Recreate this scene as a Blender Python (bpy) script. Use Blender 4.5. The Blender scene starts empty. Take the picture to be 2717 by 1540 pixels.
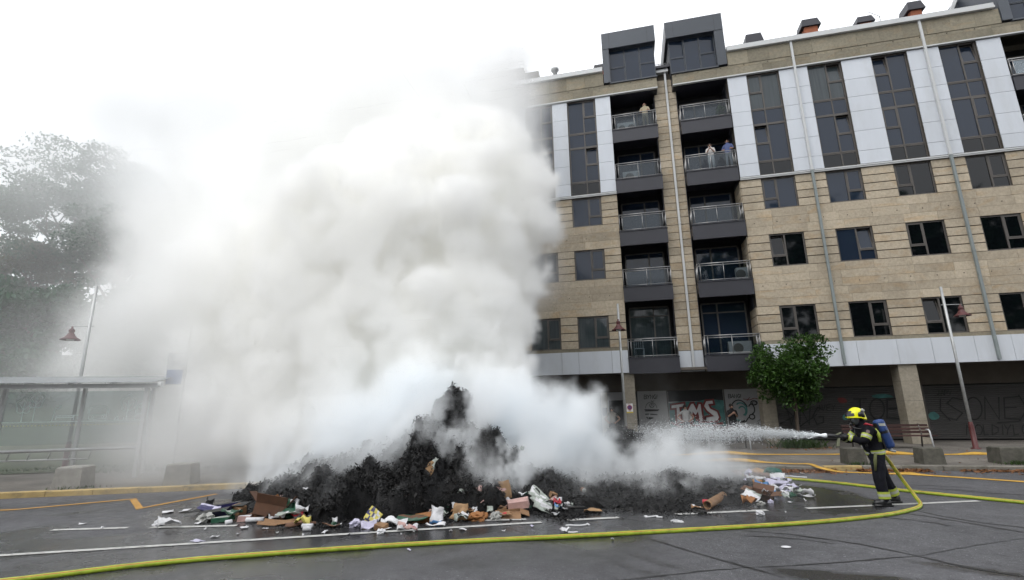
import bpy, bmesh, math, random
import numpy as np
from mathutils import Matrix, Vector, Euler

sc = bpy.context.scene
C = sc.collection
rad = math.radians
random.seed(4)
rng = np.random.default_rng(5)

# ------------------------------------------------------------------ camera, sky, sun, exposure
cam_data = bpy.data.cameras.new('camera')
cam = bpy.data.objects.new('camera', cam_data)
C.objects.link(cam)
cam_data.sensor_width = 36
cam_data.lens = 17.46
cam_data.clip_end = 2000
cam_data.clip_start = 0.05
_p, _r, _y = rad(13.18), rad(-1.04), rad(12.98)
_f = Vector((-math.sin(_y) * math.cos(_p), math.cos(_y) * math.cos(_p), math.sin(_p)))
_rt = Vector((math.cos(_y), math.sin(_y), 0))
_up = _rt.cross(_f)
_r2 = math.cos(_r) * _rt + math.sin(_r) * _up
_u2 = -math.sin(_r) * _rt + math.cos(_r) * _up
_m = Matrix((_r2, _u2, -_f)).transposed().to_4x4()
_m.translation = (0, 0, 1.9)
cam.matrix_world = _m
sc.camera = cam

SUN_EL, SUN_AZ = 52, 215          # high behind the photographer, diffused by the overcast
world = bpy.data.worlds.new('World')
sc.world = world
world.use_nodes = True
wt = world.node_tree
bg = wt.nodes['Background']
sky = wt.nodes.new('ShaderNodeTexSky')
sky.sky_type = 'NISHITA'
sky.sun_disc = False
sky.sun_elevation = rad(SUN_EL)
sky.sun_rotation = rad(SUN_AZ)
wmix = wt.nodes.new('ShaderNodeMix'); wmix.data_type = 'RGBA'
wmix.inputs[0].default_value = 0.88
wno = wt.nodes.new('ShaderNodeTexNoise'); wno.inputs['Scale'].default_value = 2.2; wno.inputs['Detail'].default_value = 5
wrm = wt.nodes.new('ShaderNodeMapRange'); wrm.inputs['To Min'].default_value = 0.93; wrm.inputs['To Max'].default_value = 1.07
wcl = wt.nodes.new('ShaderNodeVectorMath'); wcl.operation = 'SCALE'
wcl.inputs[0].default_value = (11.6, 11.8, 12.1)      # even cloud deck
wtc = wt.nodes.new('ShaderNodeTexCoord')
wt.links.new(wtc.outputs['Generated'], wno.inputs['Vector'])
wt.links.new(wno.outputs['Fac'], wrm.inputs['Value'])
wt.links.new(wrm.outputs[0], wcl.inputs['Scale'])
wt.links.new(sky.outputs[0], wmix.inputs[6])
wt.links.new(wcl.outputs[0], wmix.inputs[7])
wt.links.new(wmix.outputs[2], bg.inputs['Color'])
bg.inputs['Strength'].default_value = 0.138

sun_data = bpy.data.lights.new('sun', 'SUN')
sun_data.energy = 1.25
sun_data.angle = rad(40)
sun_data.color = (1, 0.97, 0.92)
sun = bpy.data.objects.new('sun', sun_data)
C.objects.link(sun)
_a = rad(SUN_AZ)
_d = Vector((math.sin(_a) * math.cos(rad(SUN_EL)), math.cos(_a) * math.cos(rad(SUN_EL)), math.sin(rad(SUN_EL))))
sun.rotation_euler = (-_d).to_track_quat('-Z', 'Y').to_euler()
sun.location = _d * 60

sc.view_settings.view_transform = 'Standard'
sc.view_settings.look = 'None'
sc.view_settings.exposure = 0.0
sc.view_settings.gamma = 1
sc.view_settings.use_curve_mapping = False
cy = sc.cycles
cy.max_bounces = 92
cy.diffuse_bounces = 4
cy.glossy_bounces = 4
cy.transmission_bounces = 6
cy.transparent_max_bounces = 12
cy.volume_bounces = 90
cy.volume_step_rate = 2.0
cy.volume_max_steps = 1024
cy.use_adaptive_sampling = True
cy.adaptive_threshold = 0.03
cy.use_denoising = True
cy.sample_clamp_indirect = 8

# ------------------------------------------------------------------ helpers
def wm(o):
    m = o.matrix_basis.copy()
    while o.parent:
        o = o.parent
        m = o.matrix_basis @ m
    return m

def tag(o, label=None, cat=None, group=None, kind=None):
    if label: o['label'] = label
    if cat: o['category'] = cat
    if group: o['group'] = group
    if kind: o['kind'] = kind
    return o

def empty(name, loc=(0, 0, 0), rz=0, label=None, cat=None, group=None, parent=None):
    o = bpy.data.objects.new(name, None)
    o.empty_display_size = 0.2
    C.objects.link(o)
    o.location = loc
    o.rotation_euler = (0, 0, rz)
    bpy_parent(o, parent)
    return tag(o, label, cat, group)

def bpy_parent(o, parent):
    if parent is not None:
        o.parent = parent

def world_child(o, parent):
    """parent o (whose mesh is written in world coordinates)"""
    inv = wm(parent).inverted()
    o.parent = parent
    o.matrix_basis = inv @ o.matrix_basis

class MB:
    def __init__(s):
        s.v = []; s.f = []; s.m = []; s.uv = None
    def add(s, vs, fs, m=0):
        k = len(s.v)
        s.v += [tuple(float(c) for c in q) for q in vs]
        s.f += [tuple(i + k for i in q) for q in fs]
        s.m += [m] * len(fs)
        return s
    BF = [(0, 3, 2, 1), (4, 5, 6, 7), (0, 1, 5, 4), (1, 2, 6, 5), (2, 3, 7, 6), (3, 0, 4, 7)]
    def box(s, x0, x1, y0, y1, z0, z1, m=0):
        return s.add([(x0, y0, z0), (x1, y0, z0), (x1, y1, z0), (x0, y1, z0), (x0, y0, z1), (x1, y0, z1), (x1, y1, z1), (x0, y1, z1)], s.BF, m)
    def obox(s, c, ax, ay, az, m=0):
        c, ax, ay, az = map(Vector, (c, ax, ay, az))
        q = []
        for k in (-1, 1):
            for i, j in ((-1, -1), (1, -1), (1, 1), (-1, 1)):
                q.append(c + ax * i + ay * j + az * k)
        return s.add(q, s.BF, m)
    def tube(s, pts, r, n=8, m=0, cap=True, uv=False):
        pts = [Vector(p) for p in pts]
        R = r if isinstance(r, (list, tuple)) else [r] * len(pts)
        k = len(s.v)
        u = None
        for i, p in enumerate(pts):
            t = (pts[min(i + 1, len(pts) - 1)] - pts[max(i - 1, 0)]).normalized()
            if u is None:
                u = t.orthogonal().normalized() if abs(t.z) > .95 else Vector((0, 0, 1)).cross(t).normalized()
            u = (u - t * u.dot(t)).normalized()
            w = t.cross(u)
            for j in range(n):
                a = 2 * math.pi * j / n
                s.v.append(tuple(p + (u * math.cos(a) + w * math.sin(a)) * R[i]))
        for i in range(len(pts) - 1):
            for j in range(n):
                a, b = k + i * n + j, k + i * n + (j + 1) % n
                s.f.append((a, b, b + n, a + n)); s.m.append(m)
        if cap:
            s.f.append(tuple(k + j for j in range(n))[::-1]); s.m.append(m)
            s.f.append(tuple(k + (len(pts) - 1) * n + j for j in range(n))); s.m.append(m)
        return s
    def lathe(s, prof, n=16, at=(0, 0, 0), m=0):
        k = len(s.v)
        for r, z in prof:
            for j in range(n):
                a = 2 * math.pi * j / n
                s.v.append((at[0] + r * math.cos(a), at[1] + r * math.sin(a), at[2] + z))
        for i in range(len(prof) - 1):
            for j in range(n):
                a, b = k + i * n + j, k + i * n + (j + 1) % n
                s.f.append((a, b, b + n, a + n)); s.m.append(m)
        return s
    def strip(s, pts, width, nrm, m=0, off=0):
        """flat mitred ribbon of given width lying in the plane with normal nrm"""
        pts = [Vector(p) + Vector(nrm) * off for p in pts]
        nrm = Vector(nrm)
        W = width if isinstance(width, (list, tuple)) else [width] * len(pts)
        vs = []
        for i, p in enumerate(pts):
            d1 = (p - pts[i - 1]).normalized() if i else (pts[1] - p).normalized()
            d2 = (pts[i + 1] - p).normalized() if i < len(pts) - 1 else d1
            t = (d1 + d2)
            t = t.normalized() if t.length > 1e-5 else d1
            side = nrm.cross(t)
            k = 1 / max(.45, side.dot(nrm.cross(d1)))
            vs += [p - side * W[i] / 2 * k, p + side * W[i] / 2 * k]
        return s.add(vs, [(2 * i, 2 * i + 2, 2 * i + 3, 2 * i + 1) for i in range(len(pts) - 1)], m)
    def build(s, name, mats, parent=None, smooth=False, world=False):
        me = bpy.data.meshes.new(name)
        me.from_pydata(s.v, [], s.f)
        for mt in (mats if isinstance(mats, (list, tuple)) else [mats]):
            me.materials.append(mt)
        if any(s.m): me.polygons.foreach_set('material_index', s.m)
        if smooth: me.polygons.foreach_set('use_smooth', [True] * len(s.f))
        me.update()
        o = bpy.data.objects.new(name, me)
        C.objects.link(o)
        if parent is not None:
            if world: world_child(o, parent)
            else: o.parent = parent
        return o

def np_mesh(name, V, F, mats, parent=None, smooth=False):
    me = bpy.data.meshes.new(name)
    k = F.shape[1]
    me.vertices.add(len(V)); me.vertices.foreach_set('co', np.ascontiguousarray(V, np.float32).ravel())
    me.loops.add(F.size); me.loops.foreach_set('vertex_index', np.ascontiguousarray(F, np.int32).ravel())
    me.polygons.add(len(F)); me.polygons.foreach_set('loop_start', np.arange(0, F.size, k, dtype=np.int32))
    if smooth: me.polygons.foreach_set('use_smooth', np.ones(len(F), bool))
    for mt in (mats if isinstance(mats, (list, tuple)) else [mats]): me.materials.append(mt)
    me.update(calc_edges=True); me.validate()
    o = bpy.data.objects.new(name, me); C.objects.link(o)
    if parent is not None: o.parent = parent
    return o

_cubes = {}
def piece(name, mt, parent, x0, x1, y0, y1, z0, z1):
    jit = random.uniform(-.006, .006) if name == 'pane' else 0
    """a box-shaped piece; alike pieces share one unit-cube mesh and differ by their scale"""
    key = (name, mt.name)
    if key not in _cubes:
        b = MB().box(-.5, .5, -.5, .5, -.5, .5)
        me = bpy.data.meshes.new(name); me.from_pydata(b.v, [], b.f); me.materials.append(mt); me.update()
        _cubes[key] = me
    o = bpy.data.objects.new(name, _cubes[key]); C.objects.link(o)
    o.location = ((x0 + x1) / 2, (y0 + y1) / 2, (z0 + z1) / 2)
    o.scale = (x1 - x0, y1 - y0, z1 - z0)
    if jit: o.rotation_euler = (jit, 0, jit * 1.4)
    if parent is not None: world_child(o, parent)
    return o

# ------------------------------------------------------------------ numpy noise
def interp_mat(n_out, n_in, per):
    x = np.arange(n_out) / per; i = np.floor(x).astype(int); t = x - i
    w = [(-.5 * t + t * t - .5 * t ** 3), (1 - 2.5 * t * t + 1.5 * t ** 3), (.5 * t + 2 * t * t - 1.5 * t ** 3), (-.5 * t * t + .5 * t ** 3)]
    M = np.zeros((n_out, n_in), np.float32)
    for k in range(4): M[np.arange(n_out), i + k] += w[k]
    return M
def noise_n(shape, per):
    per = np.broadcast_to(np.asarray(per, float), len(shape))
    per = np.maximum(per, 1.0)
    a = rng.uniform(-1, 1, [int(s / p) + 5 for s, p in zip(shape, per)]).astype(np.float32)
    for ax in range(len(shape)):
        a = np.moveaxis(np.tensordot(interp_mat(shape[ax], a.shape[ax], per[ax]), a, axes=(1, ax)), 0, ax)
    return a
def fbm(shape, per, octs, gain=.5, billow=False):
    out = np.zeros(shape, np.float32); amp = 1
    per = np.asarray(per, float)
    for o in range(octs):
        n = noise_n(shape, per / 2 ** o)
        out += amp * ((np.abs(n) * 2 - .6) if billow else n); amp *= gain
    return out
def sstep(a, b, x):
    t = np.clip((x - a) / (b - a), 0, 1); return t * t * (3 - 2 * t)

# ------------------------------------------------------------------ materials
def nodes_of(m):
    m.use_nodes = True
    t = m.node_tree
    return t, t.nodes, t.links, t.nodes['Principled BSDF']
def mat(name, col, rough=.7, metal=0, var=0, scale=4, bump=0, bscale=60, rand=0, spec=.5, stretch=(1, 1, 1), dirt=0, dirtcol=(.03, .03, .025), dscale=1.5, trans=0, coord='pos'):
    m = bpy.data.materials.new(name)
    t, N, L, b = nodes_of(m)
    b.inputs['Base Color'].default_value = (*col, 1)
    b.inputs['Roughness'].default_value = rough
    b.inputs['Metallic'].default_value = metal
    b.inputs['Specular IOR Level'].default_value = spec
    if trans: b.inputs['Transmission Weight'].default_value = trans
    geo = N.new('ShaderNodeNewGeometry') if coord == 'pos' else N.new('ShaderNodeTexCoord')
    vec = geo.outputs['Position'] if coord == 'pos' else geo.outputs['Object']
    if stretch != (1, 1, 1):
        mp = N.new('ShaderNodeMapping'); mp.inputs['Scale'].default_value = stretch
        L.new(vec, mp.inputs['Vector']); vec = mp.outputs[0]
    cur = None
    def mul(sock_fac):
        nonlocal cur
        s_ = N.new('ShaderNodeVectorMath'); s_.operation = 'SCALE'
        if cur is None: s_.inputs[0].default_value = col
        else: L.new(cur, s_.inputs[0])
        L.new(sock_fac, s_.inputs['Scale']); cur = s_.outputs[0]
    def rng_(sock, lo, hi, a=0, c=1):
        r_ = N.new('ShaderNodeMapRange'); r_.inputs['From Min'].default_value = a; r_.inputs['From Max'].default_value = c
        r_.inputs['To Min'].default_value = lo; r_.inputs['To Max'].default_value = hi
        L.new(sock, r_.inputs['Value']); return r_.outputs[0]
    if var:
        n = N.new('ShaderNodeTexNoise'); n.inputs['Scale'].default_value = scale; n.inputs['Detail'].default_value = 6; n.inputs['Roughness'].default_value = .65
        L.new(vec, n.inputs['Vector'])
        mul(rng_(n.outputs['Fac'], 1 - var, 1 + var, .25, .75))
    if rand:
        oi = N.new('ShaderNodeObjectInfo')
        mul(rng_(oi.outputs['Random'], 1 - rand, 1 + rand))
    if dirt:
        n = N.new('ShaderNodeTexNoise'); n.inputs['Scale'].default_value = dscale; n.inputs['Detail'].default_value = 8; n.inputs['Roughness'].default_value = .7
        L.new(vec, n.inputs['Vector'])
        mx = N.new('ShaderNodeMix'); mx.data_type = 'RGBA'
        if cur is None: mx.inputs[6].default_value = (*col, 1)
        else: L.new(cur, mx.inputs[6])
        mx.inputs[7].default_value = (*dirtcol, 1)
        L.new(rng_(n.outputs['Fac'], 0, dirt, .5, .75), mx.inputs[0]); cur = mx.outputs[2]
    if cur is not None: L.new(cur, b.inputs['Base Color'])
    if bump:
        n = N.new('ShaderNodeTexNoise'); n.inputs['Scale'].default_value = bscale; n.inputs['Detail'].default_value = 5
        L.new(vec, n.inputs['Vector'])
        bp = N.new('ShaderNodeBump'); bp.inputs['Strength'].default_value = bump; bp.inputs['Distance'].default_value = .02
        L.new(n.outputs['Fac'], bp.inputs['Height']); L.new(bp.outputs[0], b.inputs['Normal'])
    return m

def asphalt_material():
    m = bpy.data.materials.new('asphalt')
    t, N, L, b = nodes_of(m)
    geo = N.new('ShaderNodeNewGeometry'); P = geo.outputs['Position']
    def noise(s, d=4, r=.6):
        n = N.new('ShaderNodeTexNoise'); n.inputs['Scale'].default_value = s; n.inputs['Detail'].default_value = d; n.inputs['Roughness'].default_value = r
        L.new(P, n.inputs['Vector']); return n.outputs['Fac']
    def mr(s, a, c, lo, hi):
        r = N.new('ShaderNodeMapRange'); r.inputs['From Min'].default_value = a; r.inputs['From Max'].default_value = c
        r.inputs['To Min'].default_value = lo; r.inputs['To Max'].default_value = hi; L.new(s, r.inputs['Value']); return r.outputs[0]
    def math_(op, a, c):
        q = N.new('ShaderNodeMath'); q.operation = op
        for i, v in enumerate((a, c)):
            if isinstance(v, (int, float)): q.inputs[i].default_value = v
            else: L.new(v, q.inputs[i])
        return q.outputs[0]
    at = N.new('ShaderNodeAttribute'); at.attribute_name = 'wet'; wet = at.outputs['Fac']
    big = mr(noise(.45, 7, .7), .32, .68, .68, 1.25)
    mid = math_('MULTIPLY', mr(noise(5, 6, .75), .3, .7, .78, 1.22), mr(noise(22, 3, .8), .3, .7, .7, 1.3))
    agg = mr(noise(70, 2, .8), .3, .7, .55, 1.45)
    v = N.new('ShaderNodeTexVoronoi'); v.inputs['Scale'].default_value = 30; L.new(P, v.inputs['Vector'])
    spk = math_('MULTIPLY', mr(v.outputs['Distance'], .1, .26, 1, 0), mr(noise(17, 2), .54, .64, 0, 1))
    val = math_('MULTIPLY', math_('MULTIPLY', big, mid), agg)
    val = math_('MULTIPLY', val, .083)
    val = math_('ADD', val, math_('MULTIPLY', spk, .3))
    val = math_('MULTIPLY', val, mr(wet, 0, 1, 1, .36))
    cc = N.new('ShaderNodeCombineColor')
    L.new(val, cc.inputs[0]); L.new(val, cc.inputs[1]); L.new(math_('MULTIPLY', val, 1.07), cc.inputs[2])
    L.new(cc.outputs[0], b.inputs['Base Color'])
    L.new(math_('ADD', mr(wet, 0, 1, .78, .14), math_('MULTIPLY', mr(noise(3, 4), .3, .7, -.5, .5), .12)), b.inputs['Roughness'])
    L.new(mr(wet, 0, 1, .3, .55), b.inputs['Specular IOR Level'])
    bp = N.new('ShaderNodeBump'); bp.inputs['Distance'].default_value = .012
    L.new(mr(wet, 0, 1, .55, .22), bp.inputs['Strength'])
    L.new(noise(55, 3, .8), bp.inputs['Height']); L.new(bp.outputs[0], b.inputs['Normal'])
    return m

def stone_material(name, base, vein, moss=.5):
    m = bpy.data.materials.new(name)
    t, N, L, b = nodes_of(m)
    geo = N.new('ShaderNodeNewGeometry'); oi = N.new('ShaderNodeObjectInfo')
    # every slab reads its own patch of the quarry
    off = N.new('ShaderNodeVectorMath'); off.operation = 'SCALE'; off.inputs[0].default_value = (31, 17, 23); L.new(oi.outputs['Random'], off.inputs['Scale'])
    ad = N.new('ShaderNodeVectorMath'); ad.operation = 'ADD'; L.new(geo.outputs['Position'], ad.inputs[0]); L.new(off.outputs[0], ad.inputs[1])
    mp = N.new('ShaderNodeMapping'); mp.inputs['Rotation'].default_value = (0, .6, 0); mp.inputs['Scale'].default_value = (.9, 1, 2.6); L.new(ad.outputs[0], mp.inputs['Vector'])
    n1 = N.new('ShaderNodeTexNoise'); n1.inputs['Scale'].default_value = .8; n1.inputs['Detail'].default_value = 5; n1.inputs['Distortion'].default_value = 1.2; L.new(mp.outputs[0], n1.inputs['Vector'])
    n2 = N.new('ShaderNodeTexNoise'); n2.inputs['Scale'].default_value = 9; n2.inputs['Detail'].default_value = 8; n2.inputs['Roughness'].default_value = .75; L.new(ad.outputs[0], n2.inputs['Vector'])
    n3 = N.new('ShaderNodeTexNoise'); n3.inputs['Scale'].default_value = .55; n3.inputs['Detail'].default_value = 8; n3.inputs['Roughness'].default_value = .7; L.new(geo.outputs['Position'], n3.inputs['Vector'])
    def mr(s, a, c, lo, hi):
        r = N.new('ShaderNodeMapRange'); r.inputs['From Min'].default_value = a; r.inputs['From Max'].default_value = c
        r.inputs['To Min'].default_value = lo; r.inputs['To Max'].default_value = hi; L.new(s, r.inputs['Value']); return r.outputs[0]
    def mix(f, a, c):
        x = N.new('ShaderNodeMix'); x.data_type = 'RGBA'; L.new(f, x.inputs[0])
        for i, v in ((6, a), (7, c)):
            if isinstance(v, tuple): x.inputs[i].default_value = (*v, 1)
            else: L.new(v, x.inputs[i])
        return x.outputs[2]
    c0 = mix(mr(n1.outputs['Fac'], .52, .7, 0, .75), base, vein)
    sc_ = N.new('ShaderNodeVectorMath'); sc_.operation = 'SCALE'; L.new(c0, sc_.inputs[0]); L.new(mr(n2.outputs['Fac'], .25, .75, .72, 1.28), sc_.inputs['Scale'])
    s2 = N.new('ShaderNodeVectorMath'); s2.operation = 'SCALE'; L.new(sc_.outputs[0], s2.inputs[0]); L.new(mr(oi.outputs['Random'], 0, 1, .86, 1.14), s2.inputs['Scale'])
    c1 = mix(mr(n3.outputs['Fac'], .5, .72, 0, moss), s2.outputs[0], (.11, .1, .075))
    L.new(c1, b.inputs['Base Color'])
    b.inputs['Roughness'].default_value = .85; b.inputs['Specular IOR Level'].default_value = .25
    bp = N.new('ShaderNodeBump'); bp.inputs['Strength'].default_value = .35; bp.inputs['Distance'].default_value = .01
    L.new(n2.outputs['Fac'], bp.inputs['Height']); L.new(bp.outputs[0], b.inputs['Normal'])
    return m

def leaf_material(name, dark, light, trans=.25, spec=.35):
    m = bpy.data.materials.new(name)
    t, N, L, b = nodes_of(m)
    geo = N.new('ShaderNodeNewGeometry')
    n = N.new('ShaderNodeTexNoise'); n.inputs['Scale'].default_value = 1.6; n.inputs['Detail'].default_value = 3; L.new(geo.outputs['Position'], n.inputs['Vector'])
    ad = N.new('ShaderNodeMath'); ad.operation = 'MULTIPLY_ADD'; ad.inputs[1].default_value = .5; L.new(geo.outputs['Random Per Island'], ad.inputs[0])
    mr = N.new('ShaderNodeMapRange'); mr.inputs['From Min'].default_value = .3; mr.inputs['From Max'].default_value = .7; mr.inputs['To Min'].default_value = 0; mr.inputs['To Max'].default_value = .5
    L.new(n.outputs['Fac'], mr.inputs['Value']); L.new(mr.outputs[0], ad.inputs[2])
    mx = N.new('ShaderNodeMix'); mx.data_type = 'RGBA'; mx.inputs[6].default_value = (*dark, 1); mx.inputs[7].default_value = (*light, 1)
    L.new(ad.outputs[0], mx.inputs[0]); L.new(mx.outputs[2], b.inputs['Base Color'])
    b.inputs['Roughness'].default_value = .5; b.inputs['Specular IOR Level'].default_value = spec
    tr = N.new('ShaderNodeBsdfTranslucent'); L.new(mx.outputs[2], tr.inputs['Color'])
    ms = N.new('ShaderNodeMixShader'); ms.inputs[0].default_value = trans
    out = N['Material Output']; L.new(b.outputs[0], ms.inputs[1]); L.new(tr.outputs[0], ms.inputs[2]); L.new(ms.outputs[0], out.inputs['Surface'])
    return m

def pane_material(name, col, stripes=0, tint=None):
    m = mat(name, col, rough=.04, spec=.42)
    if stripes:
        t = m.node_tree; N = t.nodes; L = t.links; b = N['Principled BSDF']
        geo = N.new('ShaderNodeNewGeometry')
        mp = N.new('ShaderNodeMapping'); mp.inputs['Scale'].default_value = (1, 1, .04); L.new(geo.outputs['Position'], mp.inputs['Vector'])
        n = N.new('ShaderNodeTexNoise'); n.inputs['Scale'].default_value = 14; n.inputs['Detail'].default_value = 2; L.new(mp.outputs[0], n.inputs['Vector'])
        mx = N.new('ShaderNodeMix'); mx.data_type = 'RGBA'; mx.inputs[6].default_value = (*col, 1); mx.inputs[7].default_value = (*tint, 1)
        L.new(n.outputs['Fac'], mx.inputs[0]); L.new(mx.outputs[2], b.inputs['Base Color'])
    return m

M = {}
M['asphalt'] = asphalt_material()
M['stone'] = stone_material('sandstone', (.43, .368, .28), (.42, .315, .2), .35)
M['stone_top'] = stone_material('weathered_sandstone', (.25, .225, .17), (.265, .215, .145), .5)
M['stone_pillar'] = stone_material('pillar_granite', (.28, .25, .2), (.24, .21, .16), .35)
M['mortar'] = mat('mortar', (.07, .058, .045), .95)
M['white_panel'] = mat('white_panel', (.58, .61, .655), .35, var=.05, scale=1.2, stretch=(1, 1, .25), rand=.04, dirt=.32, dirtcol=(.36, .36, .34), dscale=.9)
M['white_metal'] = mat('white_metal', (.54, .55, .55), .4, var=.08, scale=2, dirt=.25, dirtcol=(.3, .3, .28), dscale=2)
M['grey_pipe'] = mat('grey_pipe', (.22, .25, .25), .5, var=.12, scale=3)
M['dark_frame'] = mat('dark_frame', (.085, .076, .068), .5, var=.1, scale=6)
M['anthracite'] = mat('anthracite', (.032, .032, .041), .5, var=.12, scale=1.5, rand=.06)
M['dormer'] = mat('dormer_cladding', (.055, .064, .078), .4, var=.1, scale=1.2, rand=.08)
M['pane'] = pane_material('pane_glass', (.017, .026, .044))
M['pane_dark'] = pane_material('pane_glass_dark', (.003, .004, .005))
M['pane_curtain'] = pane_material('pane_curtain', (.028, .036, .042), 1, (.07, .085, .09))
M['interior'] = mat('dark_interior', (.012, .012, .014), .9)
M['steel'] = mat('steel', (.36, .36, .36), .3, metal=.9, var=.1, scale=5)
M['galvanised'] = mat('galvanised', (.42, .43, .43), .45, metal=.6, var=.15, scale=6)
M['rail_glass'] = None
M['brick'] = mat('chimney_brick', (.30, .10, .05), .85, var=.2, scale=8)
M['chimney_cap'] = mat('chimney_cap', (.018, .018, .026), .5)
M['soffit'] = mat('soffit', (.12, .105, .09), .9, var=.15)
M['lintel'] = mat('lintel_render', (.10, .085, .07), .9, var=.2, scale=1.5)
M['shop_wall'] = mat('shop_wall', (.30, .30, .30), .8, var=.12, scale=2)
M['shutter'] = mat('roller_shutter', (.055, .052, .05), .6, var=.25, scale=1.5, stretch=(.4, 1, 3))
M['shutter_white'] = mat('roller_shutter_grey', (.30, .30, .30), .55, var=.1)
M['black_paint'] = mat('black_spray_paint', (.012, .012, .013), .7)
M['white_paint'] = mat('white_spray_paint', (.62, .62, .62), .7, var=.15)
M['red_paint'] = mat('dark_red_spray_paint', (.16, .03, .028), .7)
M['teal_paint'] = mat('teal_spray_paint', (.05, .16, .15), .7, var=.5, scale=3)
M['road_paint'] = mat('road_paint', (.40, .40, .385), .75, var=.25, scale=9, dirt=.9, dirtcol=(.09, .09, .09), dscale=7)
M['yellow_paint'] = mat('yellow_road_paint', (.40, .21, .04), .8, var=.25, scale=7, dirt=.8, dirtcol=(.1, .09, .08), dscale=5)
M['kerb'] = mat('kerb_concrete', (.17, .158, .135), .9, var=.3, scale=5, bump=.4, bscale=30, dirt=.7, dirtcol=(.06, .065, .03), dscale=1.6, rand=.1)
M['kerb_yellow'] = mat('yellow_kerb', (.40, .29, .12), .85, var=.2, scale=4, dirt=.85, dirtcol=(.12, .10, .07), dscale=3, rand=.08)
M['bollard'] = mat('granite_bollard', (.085, .08, .066), .9, var=.4, scale=7, bump=.7, bscale=35, dirt=.75, dirtcol=(.03, .035, .018), dscale=4, rand=.1)
M['bollard_pale'] = mat('concrete_bollard', (.25, .24, .22), .9, var=.2, scale=6, bump=.5, bscale=40)
M['bench_wood'] = mat('bench_wood', (.05, .02, .017), .6, var=.3, scale=3, stretch=(.3, 6, 6), rand=.15)
M['white_leg'] = mat('white_leg', (.5, .51, .52), .45, var=.08)
M['lamp_red'] = mat('lamp_red', (.085, .02, .02), .5, var=.25, scale=8)
M['lamp_glass'] = mat('lamp_glass', (.5, .5, .48), .3)
M['bark'] = mat('bark', (.085, .065, .05), .95, var=.35, scale=6, stretch=(1, 1, .3), bump=.6, bscale=20)
M['leaf'] = leaf_material('leaf', (.012, .034, .006), (.058, .13, .02))
M['leaf_far'] = leaf_material('leaf_far', (.006, .036, .016), (.02, .115, .04))
M['leaf_olive'] = leaf_material('leaf_olive', (.022, .032, .010), (.09, .085, .025))
M['grass'] = leaf_material('grass_blade', (.016, .036, .010), (.055, .10, .022))
M['litter'] = leaf_material('dry_leaf', (.09, .035, .012), (.30, .13, .045), .1)
# ------------------------------------------------------------------ ground, road, kerb, pavement
KERB = [(-60, -9.9), (-24, 5.35), (-14.57, 9.35), (-10.96, 10.89), (-5, 13.15), (0, 15.1), (2.9, 15.95), (5.73, 16.28), (7.6, 16.42), (9.92, 16.47), (16, 16.6), (60, 17.3)]
def kerb_y(x):
    for (a, b), (c, d) in zip(KERB, KERB[1:]):
        if a <= x <= c: return b + (d - b) * (x - a) / (c - a)
    return 17
PZ = .13
gr = MB().add([(-300, -300, -.03), (300, -300, -.03), (300, 300, -.03), (-300, 300, -.03)], [(0, 1, 2, 3)]).build('ground', M['asphalt'])
tag(gr, kind='structure')
def make_road():
    xs = np.arange(-20, 14.01, .09); ys = np.arange(1.5, 17.5, .09)
    X, Y = np.meshgrid(xs, ys, indexing='ij')
    n1 = fbm(X.shape, 22, 5, .55); n2 = fbm(X.shape, 6, 3, .6); st = fbm(X.shape, (60, 5), 3)
    def el(cx, cy_, rx, ry, ang=0):
        c, s = math.cos(rad(ang)), math.sin(rad(ang))
        dx, dy = X - cx, Y - cy_
        return 1 - np.sqrt(((dx * c + dy * s) / rx) ** 2 + ((-dx * s + dy * c) / ry) ** 2)
    w = np.zeros_like(X)
    def put(f, amt, soft, namp=.25):
        nonlocal w
        w = np.maximum(w, amt * sstep(0, soft, f + namp * n1))
    put(el(-4.6, 8.7, 7, 2.9, 14), 1, .3)
    put(el(-5.5, 6.0, 6.8, 2.6, 20), .78, .5)
    put(el(-11.5, 8.6, 4, 1.7, 23), .5, .6)
    put(el(.4, 9.7, 3.6, 1.5, 16), .85, .4)
    put(el(2.85, 12.1, 1.75, 1.9, -10), 1, .12, .16)
    put(el(2.2, 10.2, 1.9, .55, 18), .85, .3)
    put(el(2.1, 6.75, 1.15, .35, -8), .85, .4, .45)
    put(el(3.7, 7.2, .8, .13, -25), .8, .4, .4)
    for cx, cy_, L_, a in ((.15, 6.95, .75, -38), (-.15, 6.65, .7, -38), (-.55, 6.95, .5, -40), (.45, 6.3, .8, -36), (-2.2, 5.6, 1.4, -20)):
        put(el(cx, cy_, L_, .09 + .06 * (cx < -1), a), .6, .7, .35)
    w = np.clip(w * (1 + .35 * n2), 0, 1)
    nx, ny = X.shape
    idx = np.arange(nx * ny).reshape(nx, ny)
    F = np.stack([idx[:-1, :-1], idx[1:, :-1], idx[1:, 1:], idx[:-1, 1:]], -1).reshape(-1, 4)
    o = np_mesh('road', np.stack([X, Y, 0 * X], -1).reshape(-1, 3), F, M['asphalt'])
    a = o.data.attributes.new('wet', 'FLOAT', 'POINT'); a.data.foreach_set('value', w.ravel().astype(np.float32))
    tag(o, kind='structure')
make_road()

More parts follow.
